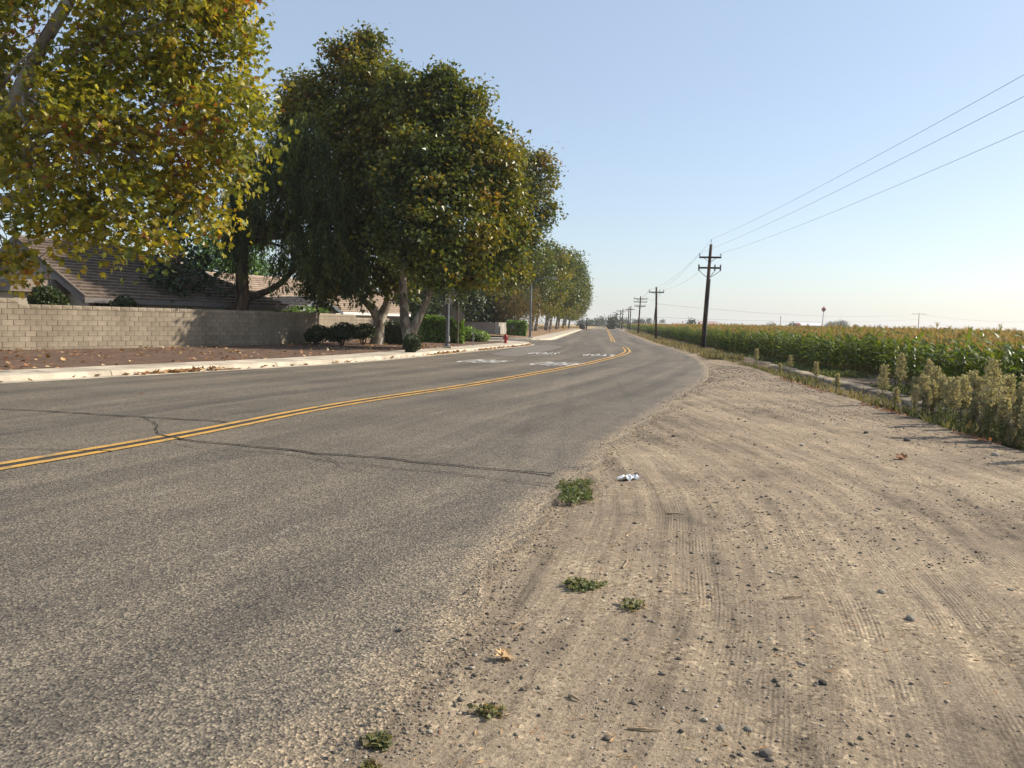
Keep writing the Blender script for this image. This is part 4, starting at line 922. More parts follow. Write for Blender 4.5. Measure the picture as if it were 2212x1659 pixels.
# ---------------------------------------------------------------- utility poles and wires
M_wood = bark('pole_wood', [(0.25, (0.035, 0.022, 0.016)), (0.5, (0.075, 0.047, 0.034)), (0.8, (0.14, 0.095, 0.07))], 9, 0.12)
M_metal = simple('galvanised_steel', (0.30, 0.31, 0.32), 0.45, 0.15, 6, metal=0.7); M_ins = simple('insulator', (0.16, 0.15, 0.15), 0.4, 0.2, 5)
M_wire = simple('wire', (0.10, 0.10, 0.10), 0.6, 0.1, 3)
def pole(base, top, arms, az, label, rad=0.15, extra=None):
    """arms: (fraction of height, half length, list of insulator offsets, brace)"""
    base = Vector(base); top = Vector(top); ax = top - base; t = empty('utility_pole', base, 0, label, 'utility pole', 'utility poles along the cornfield')
    m = MB(); m.tube([(0, 0, -.5), tuple(ax * .5), tuple(ax)], [rad, rad * .85, rad * .68], 10); m.build('post', M_wood, t, True)
    d = Vector((math.cos(az), math.sin(az), 0)); ends = {}
    for ai, (fr, hl, ins, brace) in enumerate(arms):
        c = ax * fr + Vector((-d.y, d.x, 0)) * (-rad * 1.1)
        m = MB(); m.box(tuple(c), (2 * hl, .1, .13), Matrix.Rotation(az, 3, 'Z')); arm = m.build('crossarm', M_wood, t)
        for o in ins:
            m = MB(); p = c + d * o; m.lathe([(.018, .05), (.02, .12), (.055, .14), (.03, .19), (.055, .21), (.03, .27), (.012, .29)], 8, tuple(p)); m.build('insulator', M_ins, arm); ends[(ai, o)] = base + p + Vector((0, 0, .3))
        if brace:
            for sg in (-1, 1):
                m = MB(); m.tube([tuple(c + d * hl * .55 * sg - Vector((0, 0, .06))), tuple(ax * (fr - .045))], .02, 5); m.build('brace', M_metal, t)
    return t, ends
road_az = math.atan2(0.9929, 0.1187); arm_az = road_az - math.pi / 2
g1 = G(1517, 752.5); d1 = g1[1]; b1 = (g1[0], g1[1], -.02); top1 = P(1536, 528, d1)
p1, en1 = pole(b1, top1, [(0.875, 0.80, [-.76, .76], True), (0.775, 0.80, [], False)], arm_az, 'tallest utility pole with two crossarms and cable cutouts nearest the corn', 0.16)
ax1 = top1 - Vector(b1); dd = Vector((math.cos(arm_az), math.sin(arm_az), 0))
m = MB(); m.tube([tuple(ax1), tuple(ax1 + Vector((0.02, 0, .38)))], .02, 6); m.build('top_pin', M_metal, p1)
for o in (-.78, .38, .78):                                   # fused cutouts on the lower arm with cables down to the post
    c = ax1 * .775 + dd * o + Vector((0, -.18, 0)); m = MB(); m.lathe([(.03, -.22), (.06, -.18), (.06, .2), (.03, .26)], 8, tuple(c)); cut = m.build('cutout', M_ins, p1)
    m = MB(); e = ax1 * .675 + Vector((0, -.1, 0)); mid = (c + e) / 2 + Vector((0, 0, -.12)); m.tube([tuple(c - Vector((0, 0, .2))), tuple(mid), tuple(e)], .022, 5); m.build('cable', M_ins, p1)
m = MB(); m.tube([tuple(Vector((.17, -.06, 0))), tuple(ax1 * .67 + Vector((.14, -.06, 0)))], .045, 6); m.build('riser_pipe', M_metal, p1)
PL = [  # base px, top px, depth, arms
    ((1417, 733), (1418, 620), 90, [(.90, .85, [-.8, .35, .8], True)], 'utility pole with one top crossarm second from the camera'),
    ((1378, 722), (1384, 640), 137, [(.93, 1.15, [-1.1, 1.1], True), (.85, 1.15, [-1.1, -.5, 1.1], False), (.74, .95, [-.9, -.6, -.3, .3, .6, .9], True)], 'utility pole with three crossarms and cutouts by the roadside'),
    ((1360, 712.5), (1363, 661), 240, [(.86, 1.3, [-1.2, .5, 1.2], False)], 'taller of the far paired utility poles, single arm low on the post'),
    ((1356, 712.5), (1359, 663), 250, [(.88, 1.2, [-1.1, 1.1], False)], 'greyer of the far paired utility poles, left partner with short arm'),
    ((1343, 712), (1346, 667), 268, [(.90, 2.2, [-2.1, 2.1], False)], 'far utility pole with wide arm left of the paired poles'),
    ((1338, 709.5), (1341, 669.5), 311, [(.90, 1.6, [], False), (.78, 1.4, [], False)], 'far utility pole with two arms at the bend of the verge'),
    ((1332, 708), (1333, 675.5), 382, [(.88, 1.9, [], False)], 'thin far utility pole right of the dark roadside tree'),
    ((1318, 707), (1319, 678), 423, [(.9, 1.5, [], False)], 'thin far utility pole rising left of the dark roadside tree'),
    ((1313, 706.5), (1314.5, 684), 560, [(.92, 2.2, [], False), (.8, 2.0, [], False)], 'farthest small utility pole at the end of the road'),
    ((1411, 702), (1417, 655), 190, [(.97, .1, [], False)], 'leaning bare utility pole standing out in the corn behind the second pole'),
    ((1984, 706), (1985.5, 676), 420, [(.95, 3.6, [-3.4, 3.4], False)], 'pale far utility pole alone above the corn at the right'),
    ((1686, 701), (1686.5, 683), 480, [(.9, .8, [], False)], 'small far pole with transformer left of the long barn'),
]
ends2 = None; en3 = None
for (bp, tp_, dep, arms, lab) in PL:
    b = P(*bp, dep); tpp = P(*tp_, dep); b.z = min(b.z, 0.0) if dep < 300 else -0.1
    t_, e_ = pole(b, tpp, arms, arm_az, lab, 0.15 if dep < 200 else 0.2)
    if dep == 90: en2 = e_
    if dep == 137: en3 = e_
# the pole behind the camera that carries the near wires
b0 = ST2(-13.5, 3.6); p0, en0 = pole((b0[0], b0[1], -.1), (b0[0] + .1, b0[1], 8.2), [(.92, .85, [-.8, .35, .8], True)], arm_az, 'utility pole outside the picture on the right that carries the near wires')
def wire(a, b, sag, label, r=.011, n=28):
    a, b = Vector(a), Vector(b); m = MB(); pts = []
    for i in range(n + 1):
        t = i / n; p = a.lerp(b, t); p.z -= sag * 4 * t * (1 - t); pts.append(tuple(p - a))
    m.tube(pts, r, 5); o = m.build('power_line', M_wire); o.location = a; return tag(o, label, 'wire', 'power lines along the cornfield')
topw = Vector(top1) + Vector((0, 0, .36))
def edge_target(px, py, z):                                  # the wire passes this pixel at the right edge
    a, b, c = ray(px, py); t = (z - EYE) / c; return Vector((a * t, b * t, z))
def thru(a, e, k=1.75): return a + (e - a) * k
W1 = thru(topw, edge_target(2212, 107, 7.6)); W2 = thru(en1[(0, -.76)], edge_target(2212, 152, 7.0)); W3 = thru(en1[(0, .76)], edge_target(2212, 231, 6.7))
for a, b, l in ((topw, W1, 'top power line rising from the nearest pole tip to the upper right'), (en1[(0, -.76)], W2, 'middle power line rising from the left arm end to the upper right'), (en1[(0, .76)], W3, 'lowest power line rising from the right arm end to the right edge')):
    wire(a, b, .55, l, .0052)
l2 = sorted(en2.items(), key=lambda q: q[0][1])
for (a, (k_, b), l) in ((topw, l2[1], 'power line from the nearest pole tip to the second pole'), (en1[(0, -.76)], l2[0], 'power line from the left arm of the nearest pole to the second pole'), (en1[(0, .76)], l2[2], 'power line from the right arm of the nearest pole to the second pole')):
    wire(a, b, .5, l, .0065, 16)
l3 = sorted([q for q in en3.items() if q[0][0] == 0], key=lambda q: q[0][1])
wire(l2[0][1], l3[0][1], .8, 'left power line from the second pole to the three-arm pole', .014, 16); wire(l2[2][1], l3[1][1], .8, 'right power line from the second pole to the three-arm pole', .014, 16)
wire(P(1417, 656, 190), P(1985, 678, 420), 2.2, 'faint upper line crossing low above the corn', .03, 24); wire(P(1414, 685, 190), P(1985, 690, 420), 1.2, 'faint lower line crossing low above the corn', .03, 24)
wire(P(1985, 678, 420), P(2330, 690, 380), 2.5, 'faint line leaving the lone right pole towards the right edge', .03, 12)

# ---------------------------------------------------------------- street lights, signs, hydrants
M_polegrey = simple('painted_pole', (0.115, 0.125, 0.145), 0.6, 0.12, 5); M_signback = simple('sign_back', (0.17, 0.155, 0.135), 0.6, 0.1, 4, metal=0.2)
M_signw = simple('sign_white', (0.62, 0.62, 0.58), 0.5, 0.06, 4); M_dark = simple('dark_print', (0.05, 0.05, 0.05), 0.6, 0.1, 4)
M_red = simple('hydrant_red', (0.30, 0.028, 0.026), 0.45, 0.25, 8); M_yelh = simple('hydrant_yellow', (0.55, 0.36, 0.06), 0.5, 0.2, 8)
def street_light(base, h, az, arm, label, drop=0.0):
    t = empty('street_light', base, 0, label, 'street light', 'street lights on the left pavement'); m = MB(); m.box((0, 0, .06), (.46, .46, .16)); m.build('plinth', M_conc, t)
    m = MB(); m.lathe([(.11, .12), (.105, 1.0), (.09, h * .5), (.065, h)], 12); po = m.build('post', M_polegrey, t, True)
    m = MB(); m.lathe([(.15, .13), (.15, .2), (.115, .26)], 12); m.build('base_plate', M_polegrey, t); m = MB(); m.box((.1, -.05, .55), (.06, .12, .3)); m.build('hand_hole_cover', M_signw, t)
    d = Vector((math.cos(az), math.sin(az), 0)); m = MB()
    m.tube([(0, 0, h - .15), tuple(d * arm * .25 + Vector((0, 0, h + .28))), tuple(d * arm * .6 + Vector((0, 0, h + .52))), tuple(d * arm + Vector((0, 0, h + .58)))], [.045, .042, .038, .035], 8); m.build('arm', M_polegrey, t)
    m = MB(); c = d * (arm + .25) + Vector((0, 0, h + .56)); m.box(tuple(c), (.62, .24, .12), Matrix.Rotation(az, 3, 'Z')); hd = m.build('lamp_head', M_metal, t)
    m = MB(); m.lathe([(.1, -.09), (.13, -.05)], 10, tuple(c)); m.build('lens', M_signw, hd); return t
gx, gy = G(1145, 730, .15); street_light((gx, gy, .12), (730 - 612) / F * gy, R(8), 2.0, 'slender grey street light with curved arm beyond the side street')
gx, gy = G(966, 752, .15); L1 = street_light((gx, gy, .12), 5.7, R(20), 1.8, 'thick grey street light post carrying signs near the hedge, top lost in leaves')
# diamond warning sign seen from behind on the light post, with two white plates above it
def diamond(parent, c, half, az, mat):
    m = MB(); d = Vector((math.cos(az), math.sin(az), 0)); n = Vector((-d.y, d.x, 0)); pts = [Vector(c) + d * half, Vector(c) + Vector((0, 0, half)), Vector(c) - d * half, Vector(c) - Vector((0, 0, half))]
    rr = .06; o = []
    for i in range(4):
        p, a, b = pts[i], pts[i - 1], pts[(i + 1) % 4]; o += [p + (a - p).normalized() * rr, p + (b - p).normalized() * rr]
    m.hexa([tuple(p - n * .004) for p in o], [tuple(p + n * .004) for p in o]); return m.build('sign_plate', mat, parent)
s1 = empty('warning_sign', (gx, gy, 0.12), 0, 'larger dark diamond road sign seen from behind on the street light post', 'road sign', 'diamond signs seen from behind')
hz_ = (752 - 670.5) / F * gy; diamond(s1, (0.0, .16, hz_), 0.50, R(-6), M_signback); m = MB(); m.box((0, .13, hz_), (.26, .03, .05)); m.build('bracket', M_metal, s1)
s2 = empty('parking_sign', (gx, gy, 0.12), 0, 'two small white notice plates strapped above the diamond sign on the light post', 'road sign')
for zz, hgt in (((752 - 649.6) / F * gy, .30), ((752 - 639.5) / F * gy, .21)):
    m = MB(); m.box((0, -.12, zz), (.25, .01, hgt)); pl = m.build('plate', M_signw, s2)
    m = MB(); m.box((0, -.128, zz + hgt * .1), (.14, .004, hgt * .22)); m.add([(-.05, -.13, zz - hgt * .02), (.06, -.13, zz - hgt * .02), (.0, -.13, zz - hgt * .18)], [(0, 1, 2)])
    for k in range(2): m.box((0, -.128, zz - hgt * (.28 + .1 * k)), (.2, .004, .018))
    m.build('print', M_dark, pl)
gx, gy = G(989, 749, .14); s3 = empty('warning_sign', (gx, gy, .12), 0, 'smaller tan diamond road sign seen from behind on its own post', 'road sign', 'diamond signs seen from behind')
hh = (749 - 681) / F * gy; m = MB(); m.box((0, 0, hh / 2 + .35), (.055, .055, hh + .7)); m.build('post', simple('sign_post', (.26, .20, .15), .7, .2, 8), s3); diamond(s3, (.02, .04, hh - .05 + .02), .44, R(12), M_signback)
gx, gy = G(1022, 747.5, .14); s4 = empty('sign_post', (gx, gy, .12), 0, 'thin steel post with its narrow sign edge-on beside the low bush', 'sign post'); hh = (747.5 - 699) / F * gy
m = MB(); m.box((0, 0, hh / 2), (.05, .05, hh)); m.build('post', M_metal, s4); m = MB(); m.box((.0, -.035, hh - .25), (.012, .02, .5), Matrix.Rotation(R(8), 3, 'Z')); m.build('sign_plate', M_signback, s4)
def hydrant(base, s, label, mat):
    t = empty('fire_hydrant', base, R(30), label, 'fire hydrant'); t.scale = (s, s, s); m = MB()
    m.lathe([(.17, -.05), (.17, .03), (.10, .05), (.095, .42), (.13, .44), (.13, .48), (.12, .50)], 14); m.build('barrel', mat, t, False)
    m = MB(); m.lathe([(.125, .505), (.12, .56), (.09, .62), (.04, .655), (.03, .66), (.03, .71), (.02, .715)], 14); m.build('bonnet', mat, t, False)
    for a, r_, zz in ((0, .055, .36), (math.pi, .055, .36), (-math.pi / 2, .075, .33)):
        Mx = Matrix.Rotation(a, 3, 'Z') @ Matrix.Rotation(math.pi / 2, 3, 'Y'); m = MB(); m.lathe([(r_ * .8, .08), (r_ * .8, .13), (r_ * 1.15, .14), (r_ * 1.15, .19), (r_ * .4, .195), (r_ * .4, .225)], 10, (0, 0, zz), Mx); m.build('nozzle', mat, t)
    return t
gx, gy = G(1092, 741.5, .15); hydrant((gx, gy, .15), .98, 'dark red fire hydrant on the pavement corner', M_red)
c = P(1218, 712.5, 175); hydrant((c.x, c.y, .16), 1.5, 'small yellow fire hydrant far along the second pavement', M_yelh)
c = P(1187, 715, 128); p_ = empty('lamp_post', (c.x, c.y, .15), 0, 'short plain dark post among the far sycamore trunks', 'post'); m = MB(); m.lathe([(.1, -.1), (.1, .3), (.06, .4), (.05, 5.2), (.02, 5.3)], 8); m.build('post', M_polegrey, p_)
c = P(1221, 712, 190); p_ = empty('road_sign', (c.x, c.y, .15), 0, 'far small white sign on a post near the yellow hydrant', 'road sign'); m = MB(); m.tube([(0, 0, -.1), (0, 0, 4.2)], .05, 6); m.build('post', M_polegrey, p_); m = MB(); m.box((.1, -.06, 3.1), (.9, .02, .35)); m.build('sign_plate', M_signw, p_)
c = P(1258, 711, 215); b_ = empty('refuse_bin', (c.x, c.y, .05), 0, 'dark rounded bin at the far end of the second pavement', 'bin'); m = MB(); m.lathe([(.7, 0), (.9, .8), (.85, 1.3), (.3, 1.6)], 10); m.build('body', M_dark, b_); m = MB(); m.lathe([(.92, 1.2), (.92, 1.32)], 10); m.build('rim', M_dark, b_)
c = P(1267, 711, 222); p_ = empty('timber_post', (c.x, c.y, 0), 0, 'brown timber post at the edge of the dry field', 'post'); m = MB(); m.box((0, 0, 1.6), (.3, .3, 3.3)); m.build('post', M_wood, p_); m = MB(); m.box((0, 0, 3.3), (.36, .36, .08)); m.build('cap', M_wood, p_)
c = P(1105, 728, 82); b_ = empty('mailbox', (c.x, c.y, .1), R(20), 'dark mailbox on a post seen just behind the red hydrant', 'mailbox'); m = MB(); m.box((0, 0, .4), (.1, .1, .9)); m.build('post', M_wood, b_)
m = MB(); n_ = 8; prof_ = [(-.16, 0), (.16, 0), (.16, .2)] + [(.16 * math.cos(a), .2 + .16 * math.sin(a)) for a in np.linspace(.3, math.pi - .3, 6)] + [(-.16, .2)]
m.hexa([(x, -.3, .85 + z) for x, z in prof_], [(x, .3, .85 + z) for x, z in prof_]); m.build('box', M_dark, b_)

# ---------------------------------------------------------------- corn
M_corn = leafmat('corn_leaf', [(0.0, (0.30, 0.22, 0.075)), (0.22, (0.19, 0.20, 0.045)), (0.5, (0.135, 0.19, 0.036)), (1.0, (0.062, 0.115, 0.024))], 0.42, 0.42, 0.35)
M_tassel = leafmat('corn_tassel', [(0.0, (0.34, 0.22, 0.10)), (1.0, (0.44, 0.32, 0.15))], 0.3, 0.7, 0.1)
def corn_plant(h, lowpoly=False):
    V = []; Fs = []; hue = []; ls = 3 if lowpoly else 5
    def add(vs, fs, hv): o = len(V); V.extend(vs); Fs.extend([tuple(i + o for i in f) for f in fs]); hue.extend(hv)
    st = MB(); st.tube([(0, 0, -.05), (0, 0, h * .5), (0, 0, h * .9)], [.014, .012, .006], 4, False); add(st.V, st.F, [.45] * len(st.V))
    nl = 8 if lowpoly else 12; a0 = random.uniform(0, 6.28)
    for k in range(nl):
        z0 = h * ((0.10 if not lowpoly else .3) + (.74 if not lowpoly else .56) * k / nl); a = a0 + (k % 2) * math.pi + random.uniform(-.45, .45); L = random.uniform(.5, .85) * (1.0 if 1 < k < nl - 2 else .7) * min(1, h / 1.8)
        w = random.uniform(.05, .08); up = random.uniform(.85, 1.35) + .4 * k / nl; pts = []
        for i in range(ls + 1):
            t = i / ls; r = L * (t - .12 * t * t); z = z0 + L * (up * t - 1.15 * t * t * (1.1 - .35 * k / nl)); ww = w * (1 - t ** 2.2) * (.6 + .4 * min(1, t * 4)) + .003
            cx, cy = math.cos(a), math.sin(a); tw_ = .5 * math.sin(t * 4 + a)
            pts += [(cx * r - cy * ww / 2, cy * r + cx * ww / 2, max(0.02, z + ww * tw_)), (cx * r + cy * ww / 2, cy * r - cx * ww / 2, max(0.02, z - ww * tw_))]
        dry = .12 if (k < 2 and random.random() < .6) else random.uniform(.38, .95) - .25 * (k / nl) ** 2
        add(pts, [(2*i, 2*i+1, 2*i+3, 2*i+2) for i in range(ls)], [dry] * len(pts))
    if not lowpoly:
        e = MB(); c0 = Vector((.05, 0, h * .48)); e.tube([tuple(c0), tuple(c0 + Vector((.06, 0, .12))), tuple(c0 + Vector((.09, .01, .24)))], [.018, .03, .008], 5); add(e.V, e.F, [.25] * len(e.V))
    tv = []; tf = []
    for k in range(5 if lowpoly else 8):
        a = k * 2.4 + a0; L = random.uniform(.16, .28); sp_ = .1 + .5 * (k > 0); o = len(tv); w = .012 if not lowpoly else .022
        b = (0, 0, h * .86 + .01 * k); e_ = (math.cos(a) * L * sp_, math.sin(a) * L * sp_, h * .88 + L * (1.1 - .3 * sp_)); md = tuple((x + y) / 2 + (0, 0, .03)[i] for i, (x, y) in enumerate(zip(b, e_)))
        px, py = -math.sin(a) * w, math.cos(a) * w
        tv += [(b[0] - px * .3, b[1] - py * .3, b[2]), (b[0] + px * .3, b[1] + py * .3, b[2]), (md[0] + px, md[1] + py, md[2]), (md[0] - px, md[1] - py, md[2]), e_]; tf += [(o, o+1, o+2, o+3), (o+3, o+2, o+4)]
    def mk(name, v, f, mat, hv):
        lens = [len(q) for q in f]; return raw_mesh(name, np.array(v), np.concatenate([np.array(q) for q in f]), np.r_[0, np.cumsum(lens)[:-1]], mat, False, {'hue': hv, 'tint': np.repeat(random.random(), len(v)) * .6 + .2})
    return mk('corn_leaves', V, Fs, M_corn, np.array(hue)), mk('tassel', tv, tf, M_tassel, rng.uniform(0, 1, len(tv)))
CP = [corn_plant(1.85 + .04 * k) for k in range(6)]
CORN_T0 = 3.7
def corn_front(s): return np.where(s < 46, CORN_T0, CORN_T0 - 1.2 * np.clip((s - 46) / 10, 0, 1)) + 0.35 * np.sin(s * .31) * 0.6
rows = []
for r_ in range(70):
    t0 = r_ * .76; sp_ = .19 if r_ < 3 else (.24 if r_ < 8 else (.34 if r_ < 20 else .6))
    smax = 170 if r_ < 4 else (150 if r_ < 20 else 190); s = np.arange(3 if r_ > 4 else 6, smax, sp_); s = s + rng.uniform(-.06, .06, len(s))
    t = corn_front(s) + t0 + rng.normal(size=len(s)) * .05
    hsc = rng.normal(1.0, .065, len(s)) * (0.77 + .06 * min(1, r_ / 5) + .12 * np.clip((s - 10) / 60, 0, 1)) * (0.94 + .16 * vnoise(s * .12, t * .12, 4)); 
    gap = (vnoise(s * .5, t * 0 + 3, 6) > .72) & (r_ < 2); keep = ~gap
    rows.append(np.stack([s, t, hsc, np.full(len(s), r_)], -1)[keep])
allc = np.vstack(rows); XY = np.array([5.95, 0])[None] + allc[:, :1] * DV[None] + allc[:, 1:2] * NV[None]
vis = (XY[:, 0] / np.maximum(XY[:, 1], .1) < 0.80) & (XY[:, 1] > 4); XY = XY[vis]; allc = allc[vis]
# the 300 plants of the front rows that show largest stand as things of their own
dist = np.hypot(XY[:, 0], XY[:, 1]); sc_ = np.where(allc[:, 3] < 3, dist, 1e6) + allc[:, 3] * 2; sc_[XY[:, 0] / XY[:, 1] > .66] += 1e5
order = np.argsort(sc_); ind = order[:300]; rest_i = order[300:]
for j, i in enumerate(ind):
    lm, tm = CP[j % 6]; o = ob('corn_plant', lm, None, (XY[i, 0], XY[i, 1], -.15), random.uniform(0, 6.28)); s_ = float(allc[i, 2]); o.scale = (1.05, 1.05, s_)
    tag(o, 'tall green corn plant with tan tassel along the near front edge of the field', 'corn plant', 'corn plants along the front edge of the field'); ob('tassel', tm, o)
# the rest of the field: one object, real plants instanced by geometry nodes
hidden = []
for k, (lm, tm) in enumerate(CP[:4]):
    me = bpy.data.meshes.new('field_plant'); b = bmesh.new(); b.from_mesh(lm); n0 = len(b.faces); b.from_mesh(tm); b.faces.ensure_lookup_table()
    for f in b.faces[n0:]: f.material_index = 1
    b.to_mesh(me); b.free(); me.materials.append(M_corn); me.materials.append(M_tassel); hidden.append(bpy.data.objects.new('field_plant', me))
def patch_mesh(seed):                                     # 5 x 5 m of tops for the far field
    me = bpy.data.meshes.new('field_patch'); b = bmesh.new()
    for _ in range(46):
        lm, tm = LOWP[random.randrange(4)]; M_ = Matrix.Translation((random.uniform(-2.6, 2.6), random.uniform(-2.6, 2.6), 0)) @ Matrix.Rotation(random.uniform(0, 6.28), 4, 'Z') @ Matrix.Diagonal((1.3, 1.3, random.uniform(.92, 1.1), 1))
        for src, mi in ((lm, 0), (tm, 1)):
            n0 = len(b.verts); f0 = len(b.faces); b.from_mesh(src); b.verts.ensure_lookup_table(); b.faces.ensure_lookup_table()
            bmesh.ops.transform(b, matrix=M_, verts=b.verts[n0:])
            for f in b.faces[f0:]: f.material_index = mi
    b.to_mesh(me); b.free(); me.materials.append(M_corn); me.materials.append(M_tassel); return me
LOWP = [corn_plant(2.0, True) for _ in range(4)]
for sd_ in range(2): hidden.append(bpy.data.objects.new('field_patch', patch_mesh(sd_)))
pS, pT = [], []
for t in np.arange(53, 520, 5.2):
    for s in np.arange(0, 900, 5.2 if t < 200 else 7):
        pS.append(s); pT.append(t + CORN_T0)
for t in np.arange(0, 53, 5.2):
    for s in np.arange(150 if t > 3 else 168, 520, 5.2): pS.append(s); pT.append(t + CORN_T0 + 1.5)
pS = np.array(pS) + rng.uniform(-.6, .6, len(pS)); pT = np.array(pT) + rng.uniform(-.6, .6, len(pT))
XP = np.array([5.95, 0])[None] + pS[:, None] * DV[None] + pT[:, None] * NV[None]; rt = XP[:, 0] / np.maximum(XP[:, 1], .1); v2 = (rt < .80) & (XP[:, 1] > 5); XP = XP[v2]
pts = np.vstack([np.c_[XY[rest_i], np.full(len(rest_i), -.15)], np.c_[XP, np.full(len(XP), -.12)]])
kk = np.r_[rng.integers(0, 4, len(rest_i)), rng.integers(4, 6, len(XP))]; scl = np.r_[allc[rest_i, 2], rng.uniform(.92, 1.06, len(XP))]
me = bpy.data.meshes.new('cornfield'); me.vertices.add(len(pts)); me.vertices.foreach_set('co', pts.astype(np.float32).ravel())
for nm, ty, arr in (('kind_index', 'INT', kk.astype(np.int32)), ('spin', 'FLOAT', rng.uniform(0, 6.28, len(pts)).astype(np.float32)), ('size', 'FLOAT', scl.astype(np.float32))):
    at = me.attributes.new(nm, ty, 'POINT'); at.data.foreach_set('value', arr)
field = tag(ob('cornfield', me), 'wide field of green corn with tan tassels reaching to the horizon', 'corn', kind='stuff')
ng = bpy.data.node_groups.new('corn_rows', 'GeometryNodeTree'); ng.interface.new_socket('Geometry', in_out='INPUT', socket_type='NodeSocketGeometry'); ng.interface.new_socket('Geometry', in_out='OUTPUT', socket_type='NodeSocketGeometry')
gi = ng.nodes.new('NodeGroupInput'); go = ng.nodes.new('NodeGroupOutput'); jn = ng.nodes.new('GeometryNodeJoinGeometry')
def nattr(nm, ty): n = ng.nodes.new('GeometryNodeInputNamedAttribute'); n.data_type = ty; n.inputs['Name'].default_value = nm; return n.outputs['Attribute']
ki, spn, siz = nattr('kind_index', 'INT'), nattr('spin', 'FLOAT'), nattr('size', 'FLOAT')
cx_ = ng.nodes.new('ShaderNodeCombineXYZ'); ng.links.new(spn, cx_.inputs[2]); cs_ = ng.nodes.new('ShaderNodeCombineXYZ'); cs_.inputs[0].default_value = 1.05; cs_.inputs[1].default_value = 1.05; ng.links.new(siz, cs_.inputs[2])
for k, hobj in enumerate(hidden):
    oi = ng.nodes.new('GeometryNodeObjectInfo'); oi.inputs['Object'].default_value = hobj; oi.inputs['As Instance'].default_value = True
    ip = ng.nodes.new('GeometryNodeInstanceOnPoints'); cmp_ = ng.nodes.new('FunctionNodeCompare'); cmp_.data_type = 'INT'; cmp_.operation = 'EQUAL'
    ng.links.new(ki, cmp_.inputs[2]); cmp_.inputs[3].default_value = k
    ng.links.new(gi.outputs[0], ip.inputs['Points']); ng.links.new(cmp_.outputs[0], ip.inputs['Selection']); ng.links.new(oi.outputs['Geometry'], ip.inputs['Instance']); ng.links.new(cx_.outputs[0], ip.inputs['Rotation']); ng.links.new(cs_.outputs[0], ip.inputs['Scale']); ng.links.new(ip.outputs[0], jn.inputs[0])
ng.links.new(jn.outputs[0], go.inputs[0]); md = field.modifiers.new('rows', 'NODES'); md.node_group = ng

# ---------------------------------------------------------------- weeds, grass, litter
M_weedg = leafmat('weed_green', [(0.0, (0.25, 0.23, 0.10)), (0.5, (0.16, 0.19, 0.07)), (1.0, (0.10, 0.15, 0.05))], 0.3, 0.6, 0.2)
M_fluff = leafmat('seed_fluff', [(0.0, (0.42, 0.36, 0.25)), (0.6, (0.35, 0.32, 0.21)), (1.0, (0.26, 0.27, 0.16))], 0.35, 0.8, 0.05)
M_grass = leafmat('grass_blade', [(0.0, (0.33, 0.26, 0.16)), (0.4, (0.20, 0.175, 0.10)), (0.7, (0.11, 0.13, 0.05)), (1.0, (0.06, 0.10, 0.025))], 0.3, 0.6, 0.2)
def horseweed(h):
    st = MB(); fl = []; lf = []; tips = []
    st.tube([(0, 0, -.05), (random.uniform(-.03, .03), random.uniform(-.03, .03), h * .5), (random.uniform(-.06, .06), random.uniform(-.06, .06), h * .97)], [.010, .008, .003], 5)
    for k in range(120):
        z = h * random.uniform(.03, .62); a = random.uniform(0, 6.28); lf.append((0, 0, z, math.cos(a), math.sin(a), random.uniform(.1, .6), random.uniform(.07, .14)))
    for k in range(22):
        z = h * (.42 + .56 * k / 22); a = k * 2.4; L = h * .095 * (1 - .7 * k / 22) + .025; e = Vector((math.cos(a) * L, math.sin(a) * L, z + L * .9)); st.tube([(0, 0, z), tuple(e)], [.003, .0015], 3, False)
        for q in range(14): fl.append(tuple(Vector((0, 0, z)).lerp(e, random.uniform(.45, 1.1)) + Vector((random.gauss(0, .018), random.gauss(0, .018), random.gauss(0, .022)))))
    f = np.repeat(np.array(fl), 3, 0); m = len(f); f = f + rng.normal(size=(m, 3)) * .008
    fm = leaf_mesh('seed_head', f, unit(m) + np.array([0, 0, .6]), unit(m), rng.uniform(.02, .042, m), 'kite', M_fluff, rng.uniform(0, 1, m), rng.uniform(.2, 1, m))
    lf = np.array(lf); m = len(lf); lm = leaf_mesh('leaves', lf[:, :3], lf[:, 3:6], unit(m) * .3 + np.array([0, 0, 1]), lf[:, 6], 'narrow', M_weedg, rng.uniform(0, 1, m), rng.uniform(0, 1, m))
    return st.mesh('stem', M_weedg), lm, fm
HW = [horseweed(h) for h in (.75, .9, 1.05, 1.25)]
def put_weed(p, k, sc, label):
    stm, lm, fm = HW[k]; o = empty('horseweed', p, random.uniform(0, 6.28), label, 'weed', 'horseweeds beside the ditch'); o.scale = (sc, sc, sc)
    ob('stem', stm, o); ob('leaves', lm, o); ob('seed_head', fm, o)
wl_ = 'dry horseweed with fluffy tan seed heads in the clump by the ditch'
def ditch_z(s, t): return float(np.interp(t, tp, zp)) - .02
for k in range(110):
    s = random.gauss(13.6, 2.2) if k < 92 else random.uniform(8, 18); t = min(2.6, max(.25, random.gauss(1.25, .55)))
    if s < 7.5: continue
    p = ST2(s, t); hsel = random.choice([0, 1, 1, 2]) if k > 6 else 3; put_weed((p[0], p[1], ditch_z(s, t)), hsel, random.uniform(.75, 1.12), wl_)
c = ST2(13.4, 1.9); put_weed((c[0], c[1], -.1), 3, 1.35, 'tallest horseweed, pinkish seed plume standing above the clump by the corn')
for s, t, k, sc in ((20.5, 1.6, 3, 1.0), (26, .9, 1, .9), (31, 1.2, 2, .8), (22.5, .6, 0, .8), (37, 1.0, 1, 1.0), (29, .4, 0, .7)):
    p = ST2(s, t); put_weed((p[0], p[1], ditch_z(s, t)), k, sc, 'lone thin horseweed farther along the ditch')
